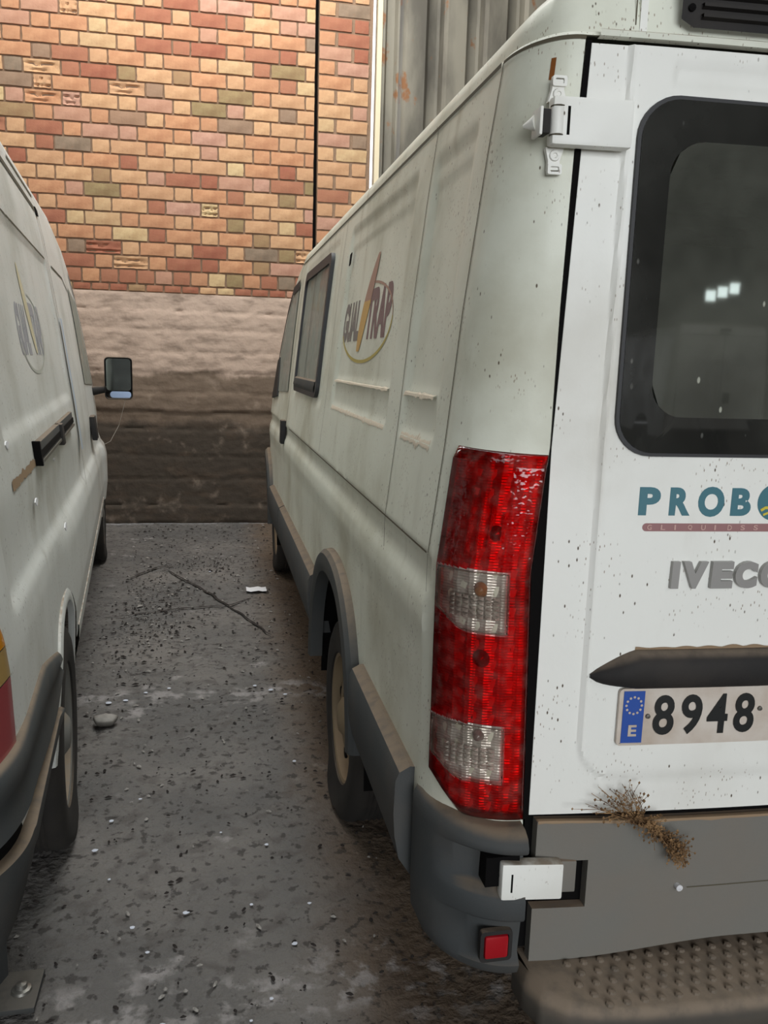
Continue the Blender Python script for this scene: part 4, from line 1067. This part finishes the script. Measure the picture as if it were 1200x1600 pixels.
# ======================================================================= SMALL THINGS
# dried weeds caught between the door and the grey cladding
rnd = random.Random(11)
g = G()
def sprig(p0, p1, n, spread, g):
    p0 = Vector(p0); p1 = Vector(p1); mid = (p0+p1)/2+Vector((rnd.uniform(-.01, .01), -.008, rnd.uniform(-.005, .01)))
    g.tube([p0, mid, p1], [.0008, .0007, .0005], 4)
    for _ in range(n):
        t = rnd.random()**.6; c = p0.lerp(p1, t)+Vector((rnd.gauss(0, spread), rnd.gauss(-.006, .005), rnd.gauss(0, spread)))
        g.tube([p0.lerp(p1, max(0, t-.2)), c], .0005, 3)
        s_ = rnd.uniform(.0012, .0032)
        g.add([c+Vector(d)*s_ for d in ((1, 0, 0), (-1, 0, .3), (0, 1, 0), (0, -1, .2), (.1, 0, 1.3), (0, 0, -1.2))], [(0, 2, 4), (2, 1, 4), (1, 3, 4), (3, 0, 4), (2, 0, 5), (1, 2, 5), (3, 1, 5), (0, 3, 5)])
R3 = lambda a, z, o=.03: VR.rear(a, z, o)
base = R3(.775, .672)
for q in ((.668, .715), (.678, .735), (.69, .748), (.70, .70), (.72, .742), (.735, .752), (.75, .745), (.71, .72), (.74, .728), (.765, .73)): sprig(base, R3(q[0], q[1], .02), 13, .012, g)
for q in ((.79, .675), (.805, .665), (.82, .65), (.835, .64), (.85, .625), (.865, .615), (.86, .60)): sprig(R3(q[0]-.03, q[1]+.02), R3(q[0], q[1]), 60, .0105, g)
g.obj('dried_weed', M['plant'], label='tuft of dry brown weed lodged on the grey lower tailgate trim', cat='dried plant', origin=base, smooth=False)
# cobweb thread from mirror to fender
g = G(); g.tube([PL(.045, 6.1, 1.20), PL(.09, 6.05, 1.03), PL(.15, 6.0, .92), PL(.19, 5.98, .90)], .0016, 5)
g.obj('cobweb', M['web'], label='thin cobweb thread hanging from the mirror of the left van', cat='cobweb', origin=PL(.09, 6.05, .9))
# paper, stone, chips and crumbs on the floor
g = G(); rows = [[(.288+dx, 5.366+dy, .006+.010*abs(sin(dx*40+dy*30))) for dx in lin(-.072, .058, 6)] for dy in lin(-.055, .05, 4)]
g.loft(rows).obj('paper_scrap', M['paper'], label='white crumpled paper scrap on the floor near the right van', cat='paper', origin=(.288, 5.366, 0))
def stone(x, y, r, h, name, mat, label, cat, group=None, seed=0):
    g = G(); rows = []
    for i in range(7):
        ph = pi*i/6; rows.append([(x+r*sin(ph)*cos(t)*(1+.6*noise.noise((cos(t)*1.5, sin(t)*1.5, seed))), y+r*.8*sin(ph)*sin(t)*(1+.25*noise.noise((cos(t)*2, seed, sin(t)))),
                                  h*.5+h*.5*cos(ph)*(1+.2*noise.noise((cos(t)*2, ph, seed)))) for t in lin(0, 2*pi, 13)[:-1]])
    return g.loft(rows, True).obj(name, mat, label=label, cat=cat, group=group, origin=(x, y, 0), sharp=60)
M['stone'] = rubber('dusty_lump', (98, 94, 88), (142, 138, 132), .2, .8)
M['chip'] = plain('pale_chip', (186, 190, 200), .8)
M['crumb'] = plain('dark_crumb', (46, 42, 40), .95, spec=.1)
stone(-.436, 3.377, .052, .045, 'stone_lump', M['stone'], 'grey rounded lump of mortar on the floor beside the left van', 'stone', seed=3)
chips = [(.161, 2.408, .010), (.204, 1.941, .011), (-.36, 2.455, .013), (-.216, 2.073, .010), (-.079, 2.112, .012), (.02, 2.50, .006), (-.30, 2.30, .007), (-.17, 1.97, .008), (-.33, 2.62, .012), (-.25, 2.75, .008),
         (.10, 2.12, .008), (.26, 2.10, .008), (-.12, 1.72, .010), (.19, 3.72, .014), (.26, 3.66, .016), (.32, 3.60, .013), (-.38, 3.62, .016), (-.30, 3.70, .012), (-.45, 3.6, .02), (-.20, 3.74, .012), (.30, 2.95, .011), (-.02, 5.9, .012), (.13, 1.76, .008), (.08, 1.70, .006), (.04, 1.66, .009)]
pos = {0: 'pale fleck on the open floor between the vans'}
for i, (x, y, r) in enumerate(chips):
    stone(x, y, r*.7, r*.4, 'paint_chip', M['chip'], *(('pale chip in the chalky band across the floor', 'paint chip', 'pale chips in the chalky band') if 3.5 < y < 3.8 else ('small pale chip on the floor beside the left van', 'paint chip', 'pale chips beside the left van') if x < -.15 else ('small pale chip on the floor nearer the right van', 'paint chip', 'pale chips nearer the right van')), seed=i)
g = G(); rnd = random.Random(5)
for i in range(1500):
    x = rnd.uniform(-.62, .5); y = 1.3+6.3*rnd.random()**1.2; r = rnd.uniform(.0012, .0048)*(1+.12*y)
    if rnd.random() < .3: x = rnd.gauss(-.35, .12); y = rnd.gauss(4.9, .5)
    if rnd.random() < .1: x = rnd.gauss(-.05, .15); y = rnd.gauss(6.1, .15)
    an = rnd.uniform(0, pi); ex = rnd.uniform(1, 2.6)
    c = []
    for j in range(6):
        t = 2*pi*j/6; u_, v_ = r*ex*cos(t), r*sin(t)*rnd.uniform(.7, 1.2); c.append((x+u_*cos(an)-v_*sin(an), y+u_*sin(an)+v_*cos(an), .001))
    g.cm = 0 if rnd.random() < .72 else 1
    g.add(c+[(x, y, .004+r*.6)], [(j, (j+1) % 6, 6) for j in range(6)])
g.obj('floor_grit', None, kind='stuff', label='dark grit and crumbs strewn over the concrete floor', cat='grit', mats=[M['crumb'], M['stone']], smooth=False)
# steel foot plate by the left van, bottom left
fp = empty('steel_foot', (-.47, 1.86, 0), 'black steel foot plate with a bolt, on the floor below the left van bumper', 'bracket')
g = G(); g.hexa(ident, -.62, -.408, 1.80, 1.93, .006, .020); g.obj('plate', M['shoe'], fp, bevel=.004)
g = G(); g.lathe(lambda d, x, y: (-.448+x, 1.862+y, .020+d), [(.024, 0), (.022, .006), (.014, .008), (.012, .018), (.0005, .020)], 12); g.obj('bolt', M['steel'], fp)
g = G(); g.add([(-.49, 1.92, .02), (-.53, 1.81, .02), (-.53, 1.81, .11), (-.49, 1.92, .11), (-.50, 1.92, .02), (-.54, 1.81, .02), (-.54, 1.81, .11), (-.50, 1.92, .11)], [(0, 1, 2, 3), (4, 7, 6, 5), (3, 2, 6, 7), (0, 3, 7, 4), (1, 5, 6, 2)]); g.obj('web_plate', M['shoe'], fp)
